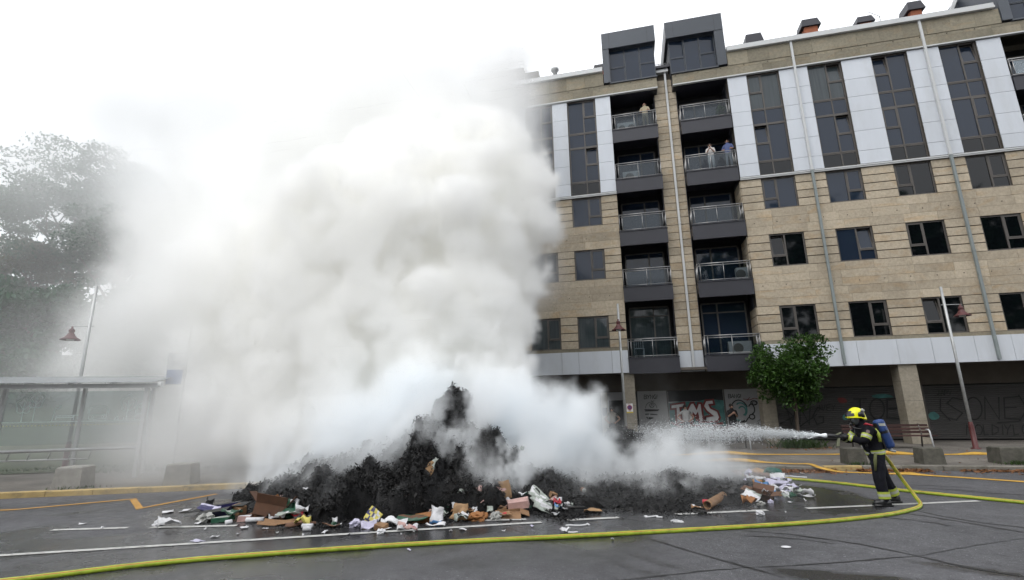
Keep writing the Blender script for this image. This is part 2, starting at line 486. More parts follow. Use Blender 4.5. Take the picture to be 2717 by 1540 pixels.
def seam_material():
    return mat('tar_seam', (.017, .017, .018), .55, var=.3, scale=12)
M['tar'] = seam_material()
def seam(pts, w):
    P = []
    for i in range(len(pts) - 1):
        a, b = Vector(pts[i]), Vector(pts[i + 1])
        n = max(2, int((b - a).length / .12))
        for k in range(n): P.append(a.lerp(b, k / n))
    P.append(Vector(pts[-1]))
    Q = [(p.x + random.uniform(-.012, .012), p.y + random.uniform(-.012, .012), .004) for p in P]
    W = [max(.006, w * random.uniform(.35, 1.5) * min(1, .3 + 4 * min(i, len(Q) - 1 - i) / len(Q))) for i in range(len(Q))]
    tag(MB().strip(Q, W, (0, 0, 1)).build('tar_seam', M['tar']), kind='structure')
for pts, w in (([(4.44, 11.05), (4.69, 10.73), (4.89, 10.22), (5.17, 9.83), (5.58, 9.57), (6.2, 9.2)], .055),
               ([(4.12, 10.55), (4.45, 10.4), (4.79, 10.03), (5.07, 9.65), (5.37, 9.23), (5.8, 8.8)], .06),
               ([(3.9, 10.05), (4.2, 9.92), (4.5, 9.7), (4.6, 9.5)], .05),
               ([(1.41, 8.42), (1.89, 8.41), (2.32, 8.3), (2.55, 8.15)], .03),
               ([(1.5, 8.75), (2.1, 8.63), (2.63, 8.35), (2.87, 8.2), (3.17, 7.9), (3.33, 7.72), (3.6, 7.35), (4.1, 7.0)], .05),
               ([(.1, 8.05), (.29, 7.85), (.64, 7.47), (.95, 7.14), (1.21, 6.9), (1.5, 6.6)], .04),
               ([(-.6, 6.05), (-.03, 6.31), (.63, 6.66), (1.21, 6.9)], .03),
               ([(1.21, 6.9), (1.82, 7.1), (2.4, 7.32), (3.0, 7.59), (3.33, 7.72)], .03),
               ([(3.33, 7.72), (4.2, 8.3), (5.2, 8.9)], .014),
               ([(3.6, 14.15), (4.28, 13.79), (5.76, 13.77), (7.11, 13.47)], .05),
               ([(4.4, 13.7), (5.61, 13.44), (6.41, 13.2), (7.02, 12.74), (7.9, 12.5)], .045)):
    seam(pts, w)

def marking(pts, w, m='road_paint', z=.008):
    tag(MB().strip([(x, y, z) for x, y in pts], w, (0, 0, 1)).build('road_marking', M[m]), kind='structure')
marking([(-16, 2.62), (-8.7, 5.74), (-5.59, 7.1), (-4.05, 7.78), (-1.98, 8.68), (-1.6, 8.83)], .11)
for a, b in (((-9.67, 7.06), (-8.49, 7.4)), ((-8.1, 7.47), (-6.69, 7.83)), ((-12.4, 6.05), (-10.6, 6.7)), ((-2.7, 8.82), (-1.9, 9.02)), ((-1.2, 9.05), (-.35, 9.38)), ((.62, 9.78), (2.24, 10.37)), ((2.95, 10.62), (6.25, 11.78)), ((7.6, 12.2), (10.6, 13.2)), ((-8.8, 10.6), (-7.6, 11.1))):
    marking([a, b], .12)
marking([(-14.2, 7.6), (-12.5, 8.4), (-11.15, 9.75), (-9.92, 8.85), (-9.7, 10.6)], .13, 'yellow_paint')

def pave_material():
    m = mat('pavement_tile', (.19, .172, .15), .85, var=.16, scale=1.2)
    t = m.node_tree; N = t.nodes; L = t.links; b = N['Principled BSDF']
    geo = N.new('ShaderNodeNewGeometry')
    mp = N.new('ShaderNodeMapping'); mp.inputs['Rotation'].default_value = (0, 0, rad(-9)); L.new(geo.outputs['Position'], mp.inputs['Vector'])
    br = N.new('ShaderNodeTexBrick'); br.inputs['Scale'].default_value = 1; br.offset = 0
    br.inputs['Brick Width'].default_value = .3; br.inputs['Row Height'].default_value = .1; br.inputs['Mortar Size'].default_value = .012
    br.inputs['Color1'].default_value = (1, 1, 1, 1); br.inputs['Color2'].default_value = (.86, .86, .86, 1); br.inputs['Mortar'].default_value = (.3, .3, .3, 1)
    L.new(mp.outputs[0], br.inputs['Vector'])
    src = b.inputs['Base Color'].links[0].from_socket
    mx = N.new('ShaderNodeVectorMath'); mx.operation = 'MULTIPLY'; L.new(src, mx.inputs[0]); L.new(br.outputs['Color'], mx.inputs[1])
    n = N.new('ShaderNodeTexNoise'); n.inputs['Scale'].default_value = .7; n.inputs['Detail'].default_value = 7; L.new(geo.outputs['Position'], n.inputs['Vector'])
    mr = N.new('ShaderNodeMapRange'); mr.inputs['From Min'].default_value = .3; mr.inputs['From Max'].default_value = .7; mr.inputs['To Min'].default_value = .6; mr.inputs['To Max'].default_value = 1.15; L.new(n.outputs['Fac'], mr.inputs['Value'])
    s2 = N.new('ShaderNodeVectorMath'); s2.operation = 'SCALE'; L.new(mx.outputs[0], s2.inputs[0]); L.new(mr.outputs[0], s2.inputs['Scale'])
    L.new(s2.outputs[0], b.inputs['Base Color'])
    bp = N.new('ShaderNodeBump'); bp.inputs['Strength'].default_value = .6; bp.inputs['Distance'].default_value = .01
    L.new(br.outputs['Color'], bp.inputs['Height']); L.new(bp.outputs[0], b.inputs['Normal'])
    return m
M['pave'] = pave_material()
pv = MB()
inner = [(x, y + .16) for x, y in KERB]
for (a, b), (c, d) in zip(inner, inner[1:]):
    pv.add([(a, b, PZ - .004), (c, d, PZ - .004), (c, 60, PZ - .004), (a, 60, PZ - .004)], [(0, 1, 2, 3)])
tag(pv.build('pavement', M['pave']), kind='structure')

kerb = tag(empty('kerb', (0, 15.1, 0)), kind='structure')
x = -22.0
_ks = {}
while x < 15:
    L_ = 1.0
    dirv = Vector((1, kerb_y(x + .3) - kerb_y(x - .3), 0)); dirv.x = .6; dirv.normalize()
    yel = x < -4.5 or 4.9 < x < 5.9
    key = 'kerb_yellow' if yel else 'kerb'
    if key not in _ks:
        b = MB(); g = .006
        prof = [(0, -.05), (.0, .115), (.02, PZ), (.16, PZ), (.16, -.05)]
        k = len(prof)
        b.add([(g, y_, z_) for y_, z_ in prof] + [(L_ - g, y_, z_) for y_, z_ in prof], [tuple(range(k)), tuple(range(k, 2 * k))[::-1]] + [(i, i + k, (i + 1) % k + k, (i + 1) % k) for i in range(k)])
        me = bpy.data.meshes.new('kerb_stone'); me.from_pydata(b.v, [], b.f); me.materials.append(M[key]); me.update(); _ks[key] = me
    o = bpy.data.objects.new('kerb_stone', _ks[key]); C.objects.link(o)
    o.location = (x, kerb_y(x), random.uniform(-.006, .006)); o.rotation_euler = (0, 0, math.atan2(dirv.y, dirv.x))
    world_child(o, kerb)
    x += dirv.x * L_

# grassy verge and bank behind the bus shelter
def bank_z(x, y):
    d = (y - (13.4 + .39 * (x + 14))) if x < -6 else -1
    return max(0, d)
def make_bank():
    U = np.linspace(-70, 6, 77); W = np.linspace(0, 60, 40)
    c, s = math.cos(rad(23)), math.sin(rad(23))
    V = []; n1 = fbm((77, 40), 8, 3)
    for i, u in enumerate(U):
        for j, w_ in enumerate(W):
            z = PZ + .02 + 6.5 * float(sstep(1.2, 40, w_)) + .12 * n1[i, j] * min(1, w_ / 3) + (1.1 * float(sstep(1.5, 5, w_)))
            z *= 1 if u < -2 else max(0.02, 1 - (u + 2) / 8)
            V.append((-15.1 + c * u - s * w_, 13.75 + s * u + c * w_, z))
    V = np.array(V)
    idx = np.arange(77 * 40).reshape(77, 40)
    F = np.stack([idx[:-1, :-1], idx[1:, :-1], idx[1:, 1:], idx[:-1, 1:]], -1).reshape(-1, 4)
    m = mat('bank_earth', (.035, .05, .022), .95, var=.5, scale=2, dirt=.9, dirtcol=(.075, .066, .05), dscale=.5)
    tag(np_mesh('grass_bank', V, F, m, smooth=True), kind='structure')
make_bank()

def leaf_quads(P, size, flat=.0, aspect=.5, tdir=None):
    """many small bent leaves at the points P -> vertices and quads"""
    n = len(P)
    d = rng.normal(size=(n, 3)); d[:, 2] *= (1 - flat); d[:, 2] -= .25 * (1 - flat)
    d /= np.linalg.norm(d, axis=1, keepdims=True)
    up = rng.normal(size=(n, 3)); up[:, 2] += 1.2 + 3 * flat
    sd = np.cross(d, up); sd /= np.linalg.norm(sd, axis=1, keepdims=True) + 1e-9
    s = (size * rng.uniform(.6, 1.35, n))[:, None]
    V = np.stack([P - d * s * .5, P + sd * s * aspect * .5 + d * s * .05, P + d * s * .5, P - sd * s * aspect * .5 + d * s * .05], 1)
    F = np.arange(n * 4).reshape(n, 4)
    return V.reshape(-1, 3), F

# fallen leaves along the far gutter and round the tree pit
lp = []
for x0, x1, n, w_ in ((2.6, 5.4, 1500, .45), (5.9, 7.7, 900, .3), (8.4, 10.3, 420, .25), (3.0, 11, 260, .8)):
    xs = rng.uniform(x0, x1, n); off = np.abs(rng.normal(0, w_ * .55, n))
    lp.append(np.stack([xs, np.array([kerb_y(a) for a in xs]) - .03 - off, .015 + .05 * rng.uniform(0, 1, n) * np.exp(-off / .2)], 1))
a = rng.uniform(0, 6.28, 260); r_ = rng.uniform(.5, 1.3, 260)
lp.append(np.stack([6.2 + r_ * np.cos(a), 22.1 + .8 * r_ * np.sin(a), np.full(260, PZ + .015)], 1))
xs = rng.uniform(1, 12, 240); lp.append(np.stack([xs, rng.uniform(16.8, 22, 240), np.full(240, PZ + .012)], 1))
V, F = leaf_quads(np.concatenate(lp), .085, .75, .45)
V[:, 2] = np.maximum(V[:, 2], .006)
tag(np_mesh('fallen_leaves', V, F, M['litter']), 'drift of brown dry leaves lying in the gutter along the far kerb', 'leaves', kind='stuff')
# ------------------------------------------------------------------ apartment building (front plane Y = 24.1)
YF = 24.1
B = empty('apartment_building', (2.85, YF, 0), label='long sandstone and white panel apartment block with dark balconies behind the smoke', cat='building')
def bpart(mb, name, mats, smooth=False): return mb.build(name, mats, B, smooth, world=True)
WR = [(6.75, 8.23), (9.52, 11.0), (12.29, 13.77), (15.07, 16.55)]
WL = [(-2.30, -.80), (-4.61, -3.13), (-6.93, -5.45), (-9.25, -7.77), (-11.57, -10.09), (-13.9, -12.4)]
FLOORS = [(4.53, 6.10), (7.92, 9.48), (10.73, 12.29)]
ZB0, ZB1, ZT = 3.33, 4.38, 12.42      # white band, trim under the tall strips
XL0, XL1, XR0, XR1 = -15.2, 0.0, 5.84, 17.5

# core behind the facade
core = MB()
core.box(XL0, 20.5, 25.45, 38, 3.5, 19.3)
core.box(XL0, 20.5, 26.45, 38, .0, 3.5)
core.box(XL0, -.003, 24.52, 25.445, 4.4, 19.2); core.box(XR0 + .003, XR1, 24.52, 25.445, 4.4, 19.2)
core.box(2.303, 3.397, 24.75, 25.445, 3.36, 19.2)
bpart(core, 'core_wall', M['lintel'])
# wall behind the slabs, with window openings
wall = MB()
def wall_wing(xa, xb, wins):
    xs = sorted(wins)
    z = [ZB1]
    for z0, z1 in FLOORS:
        wall.box(xa, xb, 24.13, 24.5, z[-1], z0); 
        prev = xa
        for a, b in xs:
            wall.box(prev, a, 24.13, 24.5, z0, z1); prev = b
        wall.box(prev, xb, 24.13, 24.5, z0, z1); z.append(z1)
    wall.box(xa, xb, 24.13, 24.5, z[-1], 12.5)
    wall.box(xa, xb, 24.13, 24.5, 17.92, 19.3)
    prev = xa
    for a, b in xs:
        wall.box(prev, a, 24.13, 24.5, 12.5, 17.92); prev = b
    wall.box(prev, xb, 24.13, 24.5, 12.5, 17.92)
wall_wing(XR0 + .01, XR1 - .01, WR); wall_wing(XL0 + .01, XL1 - .01, WL)
wall.box(2.31, 3.39, 24.65, 24.74, 3.4, 19.3)
bpart(wall, 'wall', M['mortar'])

def slab(x0, x1, z0, z1, y0=24.1, y1=24.14, m='stone', name='stone_slab', gx=.004, gz=.004):
    j = random.uniform(-.003, .003)
    return piece(name, M[m], B, x0 + gx, x1 - gx, y0 + j, y1, z0 + gz, z1 - gz)
hidden = MB()
def rows(x0, x1, z0, z1, n, L_=1.35, gz=.004, hide=False, m='stone'):
    for r in range(n):
        za, zb = z0 + (z1 - z0) * r / n, z0 + (z1 - z0) * (r + 1) / n
        k = max(1, round((x1 - x0) / L_)); ed = [x0 + (x1 - x0) * i / k for i in range(k + 1)]
        for i in range(1, k): ed[i] += random.uniform(-.28, .28) * L_ / 1.35
        for a, b in zip(ed, ed[1:]):
            if hide: hidden.box(a + .004, b - .004, 24.1, 24.14, za + gz, zb - gz)
            else: slab(a, b, za, zb, gz=gz, m=m)
def wing(xa, xb, wins, vis_from):
    xs = sorted(wins); prevtop = ZB1 + .15
    for k, (z0, z1) in enumerate(FLOORS):
        if k:
            n = 5 if k == 1 else 3
            cut = max(xa, vis_from)
            if cut > xa: rows(xa, cut, prevtop, z0, n, 2.4, hide=True)
            rows(cut, xb, prevtop, z0, n)
        ed = [xa] + [q for w in xs for q in w] + [xb]
        for i in range(0, len(ed), 2):
            rows(ed[i], ed[i + 1], z0, z1, 4, 9, gz=.021, hide=ed[i + 1] < vis_from + .3)
        prevtop = z1
wing(XR0, XR1, WR, XR0); wing(XL0, XL1, WL, -4.7)
if hidden.v: tag(bpart(hidden, 'stone_cladding', M['stone']), kind='stuff')
# sill course, mossy, over the white band
for a, b in ((XL0, XL1), (XR0, XR1)): piece('sill_course', M['stone_top'], B, a, b, 24.06, 24.16, ZB1 + .004, ZB1 + .15)
# return faces of the right wing beside the balconies
for z0, z1 in FLOORS:
    for r in range(4):
        a, b = z0 + (z1 - z0) * r / 4, z0 + (z1 - z0) * (r + 1) / 4
        piece('stone_slab', M['stone'], B, 5.80, 5.838, 24.14, 25.4, a + .017, b - .017)
# notch between the two balcony stacks
z = 4.3
while z < 18.7:
    for a, b in ((2.30, 2.86), (2.86, 3.40)): piece('stone_slab', M['stone'], B, a + .004, b - .004, 24.6 + random.uniform(-.004, .004), 24.645, z + .014, z + .39 - .014)
    z += .39
piece('cladding_panel', M['white_panel'], B, 2.30, 2.855, 24.6, 24.64, 3.33, 4.29); piece('cladding_panel', M['white_panel'], B, 2.865, 3.40, 24.6, 24.64, 3.33, 4.29)
# weep holes / anchors: dark dots in the spandrels
an = MB()
for zc in (8 - .95, 10.08):
    for x in list(np.arange(6.2, 17.2, .98)) + list(np.arange(-4.6, -.2, .98)):
        an.tube([(x, 24.085, zc + random.uniform(-.02, .02)), (x, 24.12, zc)], .022, 6)
for x in list(np.arange(-4.4, 2.4, 1.1)) + list(np.arange(3.4, 17.3, 1.1)): an.tube([(x, 23.985, 18.49), (x, 24.02, 18.49)], .022, 6)
bpart(an, 'wall_anchor', M['mortar'])
# white band
for xs_ in ([XL0, -12.4, -10.1, -7.8, -6.2, -4.67, -3.13, -2.32, -.76, XL1], [XR0, 6.9, 8.28, 9.54, 11.04, 12.30, 13.82, 14.5, 15.1, 16.6, XR1]):
    for a, b in zip(xs_, xs_[1:]): piece('cladding_panel', M['white_panel'], B, a + .006, b - .006, 24.04, 24.09, ZB0, ZB1)
band = MB()
band.box(XL0, XL1, 24.09, 24.5, ZB0 + .01, ZB1); band.box(XR0, XR1, 24.09, 24.5, ZB0 + .01, ZB1)
bpart(band, 'band_backing', M['mortar'])
# white panels of the two upper floors
ZP = [12.46, 13.11, 14.12, 15.14, 15.91, 16.85, 17.9]
for wins, xa, xb in ((WR, XR0, XR1), (WL, XL0, XL1)):
    ed = [xa] + [q for w in sorted(wins) for q in w] + [xb]
    for i in range(0, len(ed), 2):
        zz = ZP if ed[i + 1] > -3.5 else [ZP[0], ZP[3], ZP[6]]
        for a, b in zip(zz, zz[1:]): piece('cladding_panel', M['white_panel'], B, ed[i] + .012, ed[i + 1] - .012, 24.05, 24.09, a + .008, b - .008)
    tr = MB(); tr.box(xa, xb, 24.0, 24.12, 12.36, 12.42); tr.box(xa, xb, 24.02, 24.1, 12.30, 12.345)
    bpart(tr, 'trim_rail', M['white_metal'])
# cornice
def cornice(x0, x1, z0, z1, y0, n, m='stone_top'):
    for i in range(n): piece('cornice_slab', M[m], B, x0 + (x1 - x0) * i / n + .003, x0 + (x1 - x0) * (i + 1) / n - .003, y0 + random.uniform(-.002, .002), 24.14 if x1 < 20 else 25, z0, z1)
for x0, x1 in ((XL0, 2.45), (3.22, 20.5)):
    n = round((x1 - x0) / 1.1)
    cornice(x0, x1, 17.99, 18.40, 24.0, n); cornice(x0, x1, 18.42, 18.565, 24.02, n)
    tr = MB(); tr.box(x0, x1, 23.96, 24.1, 17.925, 17.985)
    bpart(tr, 'trim_rail', M['white_metal'])
    so = MB(); so.box(max(x0, -.0) if x0 < 0 else x0, x1 if x0 < 0 else 5.84, 24.145, 25.4, 17.93, 18.55)
    bpart(so, 'balcony_ceiling', M['anthracite'])
cornice(XL0, -.28, 18.58, 19.35, 24.0, 15); cornice(5.96, 17.68, 18.58, 19.35, 24.0, 12)
cb = MB()
for a, b, c in ((XL0 + .01, -.28, 19.3), (-.279, 2.44, 18.57), (3.23, 5.959, 18.57), (5.96, 17.68, 19.3), (17.681, 20.5, 18.57)): cb.box(a, b, 24.145, 25.6, 17.99, c)
bpart(cb, 'cornice_backing', M['stone_top'])
gu = MB()
for x0, x1 in ((XL0, -.30), (5.98, 17.50)):
    gu.box(x0, x1, 23.86, 24.1, 19.36, 19.47); gu.box(x0, x1, 23.9, 24.25, 19.5, 19.64)
gu.box(2.5, 3.1, 24.4, 24.7, 19.1, 19.22); gu.box(2.5, 3.1, 24.44, 24.7, 19.25, 19.36)
bpart(gu, 'gutter', M['white_metal'])
bpart(MB().box(XL0, 20.5, 24.3, 38, 19.31, 19.45), 'roof', M['anthracite'])
# downpipes
def downpipe(x, y, z0, zm, z1, nm='downpipe'):
    p = MB(); p.box(x - .05, x + .05, y - .1, y, zm, z1); p.box(x - .062, x + .062, y - .11, y - .002, zm - .05, zm + .05)
    o = bpart(p, nm, M['white_metal'])
    q = MB(); q.box(x - .05, x + .05, y - .1, y, z0, zm - .05); q.box(x - .06, x + .06, y - .11, y - .002, z0 + (zm - z0) * .5, z0 + (zm - z0) * .5 + .06)
    q.build('lower_pipe', M['white_metal'] if y > 24.3 else M['grey_pipe'], o)
downpipe(8.95, 24.035, 3.4, 12.45, 19.4); downpipe(14.5, 24.035, 3.4, 12.45, 19.4); downpipe(2.93, 24.59, 3.4, 10.6, 19.15)

# windows
def window(x0, x1, z0, z1, side, tilt=False, pm='pane', split=.28, bottom=None, y=24.16):
    """one framed opening: wide fixed light, narrow side with a tilting sash over a low light"""
    f = MB(); w = .062
    xm = x0 + .44 * (x1 - x0) if side == 'L' else x1 - .44 * (x1 - x0)
    ya, yb = y, y + .07
    f.box(x0, x1, ya, yb, z0, z0 + w); f.box(x0, x1, ya, yb, z1 - w, z1)
    f.box(x0, x0 + w, ya, yb, z0 + w, z1 - w); f.box(x1 - w, x1, ya, yb, z0 + w, z1 - w)
    f.box(xm - w / 2, xm + w / 2, ya - .004, yb, z0 + w, z1 - w)
    sa, sb = (x0 + w, xm - w / 2) if side == 'L' else (xm + w / 2, x1 - w)
    fa, fb = (xm + w / 2, x1 - w) if side == 'L' else (x0 + w, xm - w / 2)
    zs = z0 + w + split * (z1 - z0)
    f.box(sa, sb, ya, yb, zs - w / 2, zs + w / 2)
    f.box(x0 - .0, x1 + .0, yb + .15, yb + .2, z0, z1, 1)
    for q in (x0 - .012, x1): f.box(q, q + .012, yb, yb + .15, z0, z1, 1)
    fr = f.build('window', [M['dark_frame'], M['interior']], B, world=True)
    def pane(a, b, c, d, m=pm): return piece('pane', M[m], fr, a, b, y + .03, y + .045, c, d)
    pane(fa, fb, z0 + w, z1 - w); pane(sa, sb, z0 + w, zs - w / 2)
    # sash
    s = MB(); t = .045; h = z1 - w - (zs + w / 2); ww = sb - sa
    s.box(0, ww, -.02, .03, 0, t); s.box(0, ww, -.02, .03, h - t, h); s.box(0, t, -.02, .03, t, h - t); s.box(ww - t, ww, -.02, .03, t, h - t)
    s.box(t, ww - t, .0, .012, t, h - t, 1)
    so = s.build('sash', [M['dark_frame'], M[pm]])
    so.matrix_basis = Matrix.Translation((sa, y + .012, zs + w / 2)) @ Euler((rad(-9 if tilt else 0), 0, 0)).to_matrix().to_4x4()
    world_child(so, fr)
    return fr
def strip(x0, x1, side, t1=False, t2=False, pm='pane', pm2='pane'):
    window(x0, x1, 15.98, 17.92, side, t1, pm, .44)
    window(x0, x1, 13.18, 15.16, side, t2, pm2, .44)
    for z0, z1 in ((15.16, 15.98), (12.46, 13.18)):
        f = MB(); w = .055; y = 24.17; xm = x0 + .44 * (x1 - x0) if side == 'L' else x1 - .44 * (x1 - x0)
        f.box(x0, x1, y, y + .05, z0, z0 + w); f.box(x0, x1, y, y + .05, z1 - w, z1)
        for a in (x0, xm - w / 2, x1 - w): f.box(a, a + w, y, y + .05, z0 + w, z1 - w)
        fr = f.build('spandrel_window', M['dark_frame'], B, world=True)
        piece('pane', M['pane_dark' if z0 < 13 else 'pane'], fr, x0 + w, xm - w / 2, y + .02, y + .035, z0 + w, z1 - w)
        piece('pane', M['pane_dark' if z0 < 13 else 'pane'], fr, xm + w / 2, x1 - w, y + .02, y + .035, z0 + w, z1 - w)
SIDES = ['L', 'R', 'L', 'R']
tilts = [[0, 0, 1, 0], [1, 1, 0, 0], [0, 0, 0, 0]]
pms = [['pane_dark'] * 4, ['pane_dark', 'pane', 'pane_dark', 'pane_dark'], ['pane', 'pane', 'pane_dark', 'pane_dark']]
for k, (z0, z1) in enumerate(FLOORS):
    for i, (a, b) in enumerate(WR): window(a, b, z0, z1, SIDES[i], bool(tilts[k][i]), pms[k][i])
    for i, (a, b) in enumerate(WL): window(a, b, z0, z1, 'R', False, 'pane_curtain' if k == 0 else 'pane')
for i, (a, b) in enumerate(WR): strip(a, b, SIDES[i], i in (1, 2, 3), i in (0, 1), 'pane_curtain' if i < 2 else 'pane', 'pane')
for i, (a, b) in enumerate(WL): strip(a, b, 'R', False, i == 0)

# balconies
M['rail_glass'] = mat('railing_glass', (.75, .82, .85), .03, trans=1, spec=.5)
def rail_glass():
    m = M['rail_glass']; t = m.node_tree; N = t.nodes; L = t.links
    tr = N.new('ShaderNodeBsdfTransparent'); tr.inputs[0].default_value = (.72, .77, .8, 1)
    gl = N.new('ShaderNodeBsdfGlossy'); gl.inputs['Roughness'].default_value = .03
    fr = N.new('ShaderNodeFresnel'); fr.inputs['IOR'].default_value = 1.5
    mr = N.new('ShaderNodeMath'); mr.operation = 'MULTIPLY_ADD'; mr.inputs[1].default_value = .6; mr.inputs[2].default_value = 0; L.new(fr.outputs[0], mr.inputs[0])
    ms = N.new('ShaderNodeMixShader'); L.new(mr.outputs[0], ms.inputs[0]); L.new(tr.outputs[0], ms.inputs[1]); L.new(gl.outputs[0], ms.inputs[2])
    L.new(ms.outputs[0], N['Material Output'].inputs['Surface'])
rail_glass()
def balcony(x0, x1, zf, zb, zc, lab=None):
    s = MB(); s.box(x0, x1, 24.0, 24.12, zb, zf); s.box(x0, x1, 24.12, 25.4, zb + .25, zf - .03)
    s.box(x0 - .02, x1 + .02, 23.97, 24.14, zf + .002, zf + .04)
    b = s.build('balcony', [M['anthracite']], B, world=True)
    r = MB(); zt = zf + .9; y = 24.03
    for zz, rr in ((zt, .024), (zt - .1, .016), (zf + .1, .014)):
        r.tube([(x0 + .03, y, zz), (x1 - .03, y, zz)], rr, 8)
        for xx in (x0 + .03, x1 - .03): r.tube([(xx, y, zz), (xx, y + .45, zz)], rr, 8)
    xm = (x0 + x1) / 2
    for xx in (x0 + .03, x0 + .16, xm, x1 - .16, x1 - .03): r.tube([(xx, y, zf + .03), (xx, y, zt)], .014, 6)
    for xx in (x0 + .03, x1 - .03):
        for dy in (.14, .3, .45): r.tube([(xx, y + dy, zf), (xx, y + dy, zt)], .012, 6)
    r.build('railing', M['steel'], b, True)
    for a, c in ((x0 + .18, xm - .02), (xm + .02, x1 - .18)): piece('glass_panel', M['rail_glass'], b, a, c, y - .006, y + .006, zf + .13, zt - .12)
    # back wall with sliding door
    f = MB(); yb = 25.28; w = .07; za = zf + .05; zd = zc - .45; f.box(x0, x1, yb + .1, yb + .15, zf, zc, 1)
    xs_ = [x0 + .2, x0 + .2 + .36 * (x1 - x0 - .4), x1 - .2] if x0 > 3 else [x0 + .2, x0 + .2 + .62 * (x1 - x0 - .4), x1 - .2]
    zt2 = zd - .42 if zc - zf > 3 else zd
    for xx in xs_: f.box(xx - w / 2, xx + w / 2, yb - .03, yb + .05, za, zd)
    f.box(xs_[0], xs_[-1], yb - .03, yb + .05, zd, zd + w); f.box(xs_[0], xs_[-1], yb - .03, yb + .05, za - .04, za)
    if zt2 < zd: f.box(xs_[0], xs_[-1], yb - .028, yb + .05, zt2 - .03, zt2 + .03)
    d = f.build('balcony_door', [M['dark_frame'], M['interior']], b)
    for a, c in zip(xs_, xs_[1:]): piece('pane', M['pane_curtain' if (x0 < 1 and zf < 5) else 'pane'], d, a + w / 2, c - w / 2, yb + .005, yb + .02, za, zd)
    return b
ZBAL = [(3.98, 3.27, 7.0), (7.39, 6.68, 9.8), (10.22, 9.5, 12.6), (13.01, 12.3, 15.4), (15.8, 15.12, 17.93)]
for zf, zb, zc in ZBAL:
    balcony(0.0, 2.28, zf, zb, zc); balcony(3.42, 5.80, zf, zb, zc); balcony(17.52, 19.9, zf, zb, zc)
for x0, x1 in ((0, 2.28), (3.42, 5.80)):
    pass
for xx in (-.0, 2.26, 3.4, 5.82, 17.5, 19.92): bpart(MB().box(xx - .01, xx + .01, 24.55 if xx in (2.26, 3.4) else 24.52, 25.4, 3.4, 17.93), 'balcony_cheek', M['anthracite'])

# dormers on the roof edge
def dormer(x0, x1, gx0, gx1, side, opened):
    d = MB()
    d.box(x0, x1, 23.92, 27.2, 20.72, 21.7)                         # deep hood
    if side == 'L': d.box(x0, gx0, 23.94, 27, 18.66, 20.718)
    if side == 'R': d.box(gx1, x1, 23.94, 27, 18.66, 20.718)
    d.box(gx0, gx1, 24.32, 27, 18.66, 20.718)
    d.box(gx0 - .03, gx1 + .03, 23.95, 24.3, 18.585, 18.655)
    o = d.build('dormer', M['dormer'], B, world=True)
    for xx in np.linspace(x0, x1, 3)[1:-1] if False else (x0 + .4, x1 - .4):
        piece('hood_joint', M['chimney_cap'], o, xx - .006, xx + .006, 23.915, 23.93, 20.74, 21.69)
    ww = (gx1 - gx0) / 3
    for i in range(3):
        for z0, z1 in ((18.7, 19.62), (19.64, 20.7)) if i != 1 else ((18.7, 20.7),):
            f = MB(); t = .03; a, b = gx0 + ww * i + .01, gx0 + ww * (i + 1) - .01
            f.box(a, b, 24.17, 24.23, z0, z0 + t); f.box(a, b, 24.17, 24.23, z1 - t, z1); f.box(a, a + t, 24.17, 24.23, z0 + t, z1 - t); f.box(b - t, b, 24.17, 24.23, z0 + t, z1 - t)
            op = opened and i != 1 and z0 > 19
            fo = f.build('dormer_light', M['dormer'], o)
            p = piece('pane', M['pane'], None, a + t, b - t, 24.2, 24.21, z0 + t, z1 - t)
            if op:
                p.matrix_basis = Matrix.Translation((a + t, 24.2, (z0 + z1) / 2)) @ Matrix.Rotation(rad(6), 4, 'Z') @ Matrix.Translation(((b - a - 2 * t) / 2, 0, 0)) @ Matrix.Diagonal((b - a - 2 * t, .012, z1 - z0 - 2 * t, 1))
                bk = piece('opening', M['interior'], o, a + t, b - t, 24.3, 24.31, z0 + t, z1 - t)
            p.parent = None
            inv = wm(fo).inverted(); p.parent = fo; p.matrix_basis = inv @ p.matrix_basis
    return o
dormer(-.25, 2.55, .10, 2.47, 'L', False)
dormer(3.08, 5.93, 3.2, 5.48, 'R', True)
dormer(17.7, 20.5, 18.1, 20.4, 'L', False)
rs = MB()                                                           # sloping metal cheek beside the last dormer
rs.add([(16.6, 26.2, 19.6), (17.69, 26.2, 21.9), (19.6, 26.2, 21.9), (19.6, 26.2, 19.6), (16.6, 27.2, 19.6), (17.69, 27.2, 21.9), (19.6, 27.2, 21.9), (19.6, 27.2, 19.6)], [(0, 3, 2, 1), (4, 5, 6, 7), (0, 1, 5, 4), (1, 2, 6, 5)])
ro = bpart(rs, 'roof_cheek', M['dormer'])
rt = MB(); rt.obox((17.1, 26.15, 20.78), (.56, 0, 1.17), (0, .05, 0), (-.07, 0, .033)); rt.build('cheek_trim', M['white_metal'], ro)

# chimneys, aerial, vents, roof rails
def chimney(x0, x1, zc0, zc1, y, zb=19.45):
    o = bpart(MB().box(x0 + .06, x1 - .06, y, y + .8, zb, zc0), 'chimney', M['brick'])
    c = MB(); k = .1
    c.add([(x0 - k, y - .1, zc0 + .002), (x1 + k, y - .1, zc0 + .002), (x1 + k, y + .9, zc0 + .002), (x0 - k, y + .9, zc0 + .002), (x0, y, zc1), (x1, y, zc1), (x1, y + .8, zc1), (x0, y + .8, zc1)], MB.BF)
    c.build('chimney_cap', M['chimney_cap'], o)
chimney(7.45, 8.2, 20.75, 21.42, 25.6); chimney(10.35, 11.1, 21.42, 21.9, 25.8); chimney(12.95, 13.6, 21.1, 21.5, 25.8); chimney(15.3, 15.9, 21.35, 21.88, 25.8)
chimney(-.75, -.2, 20.55, 20.95, 25.4)
bpart(MB().box(11.05, 12.1, 26, 26.6, 20.85, 20.93), 'roof_flap', M['chimney_cap'])
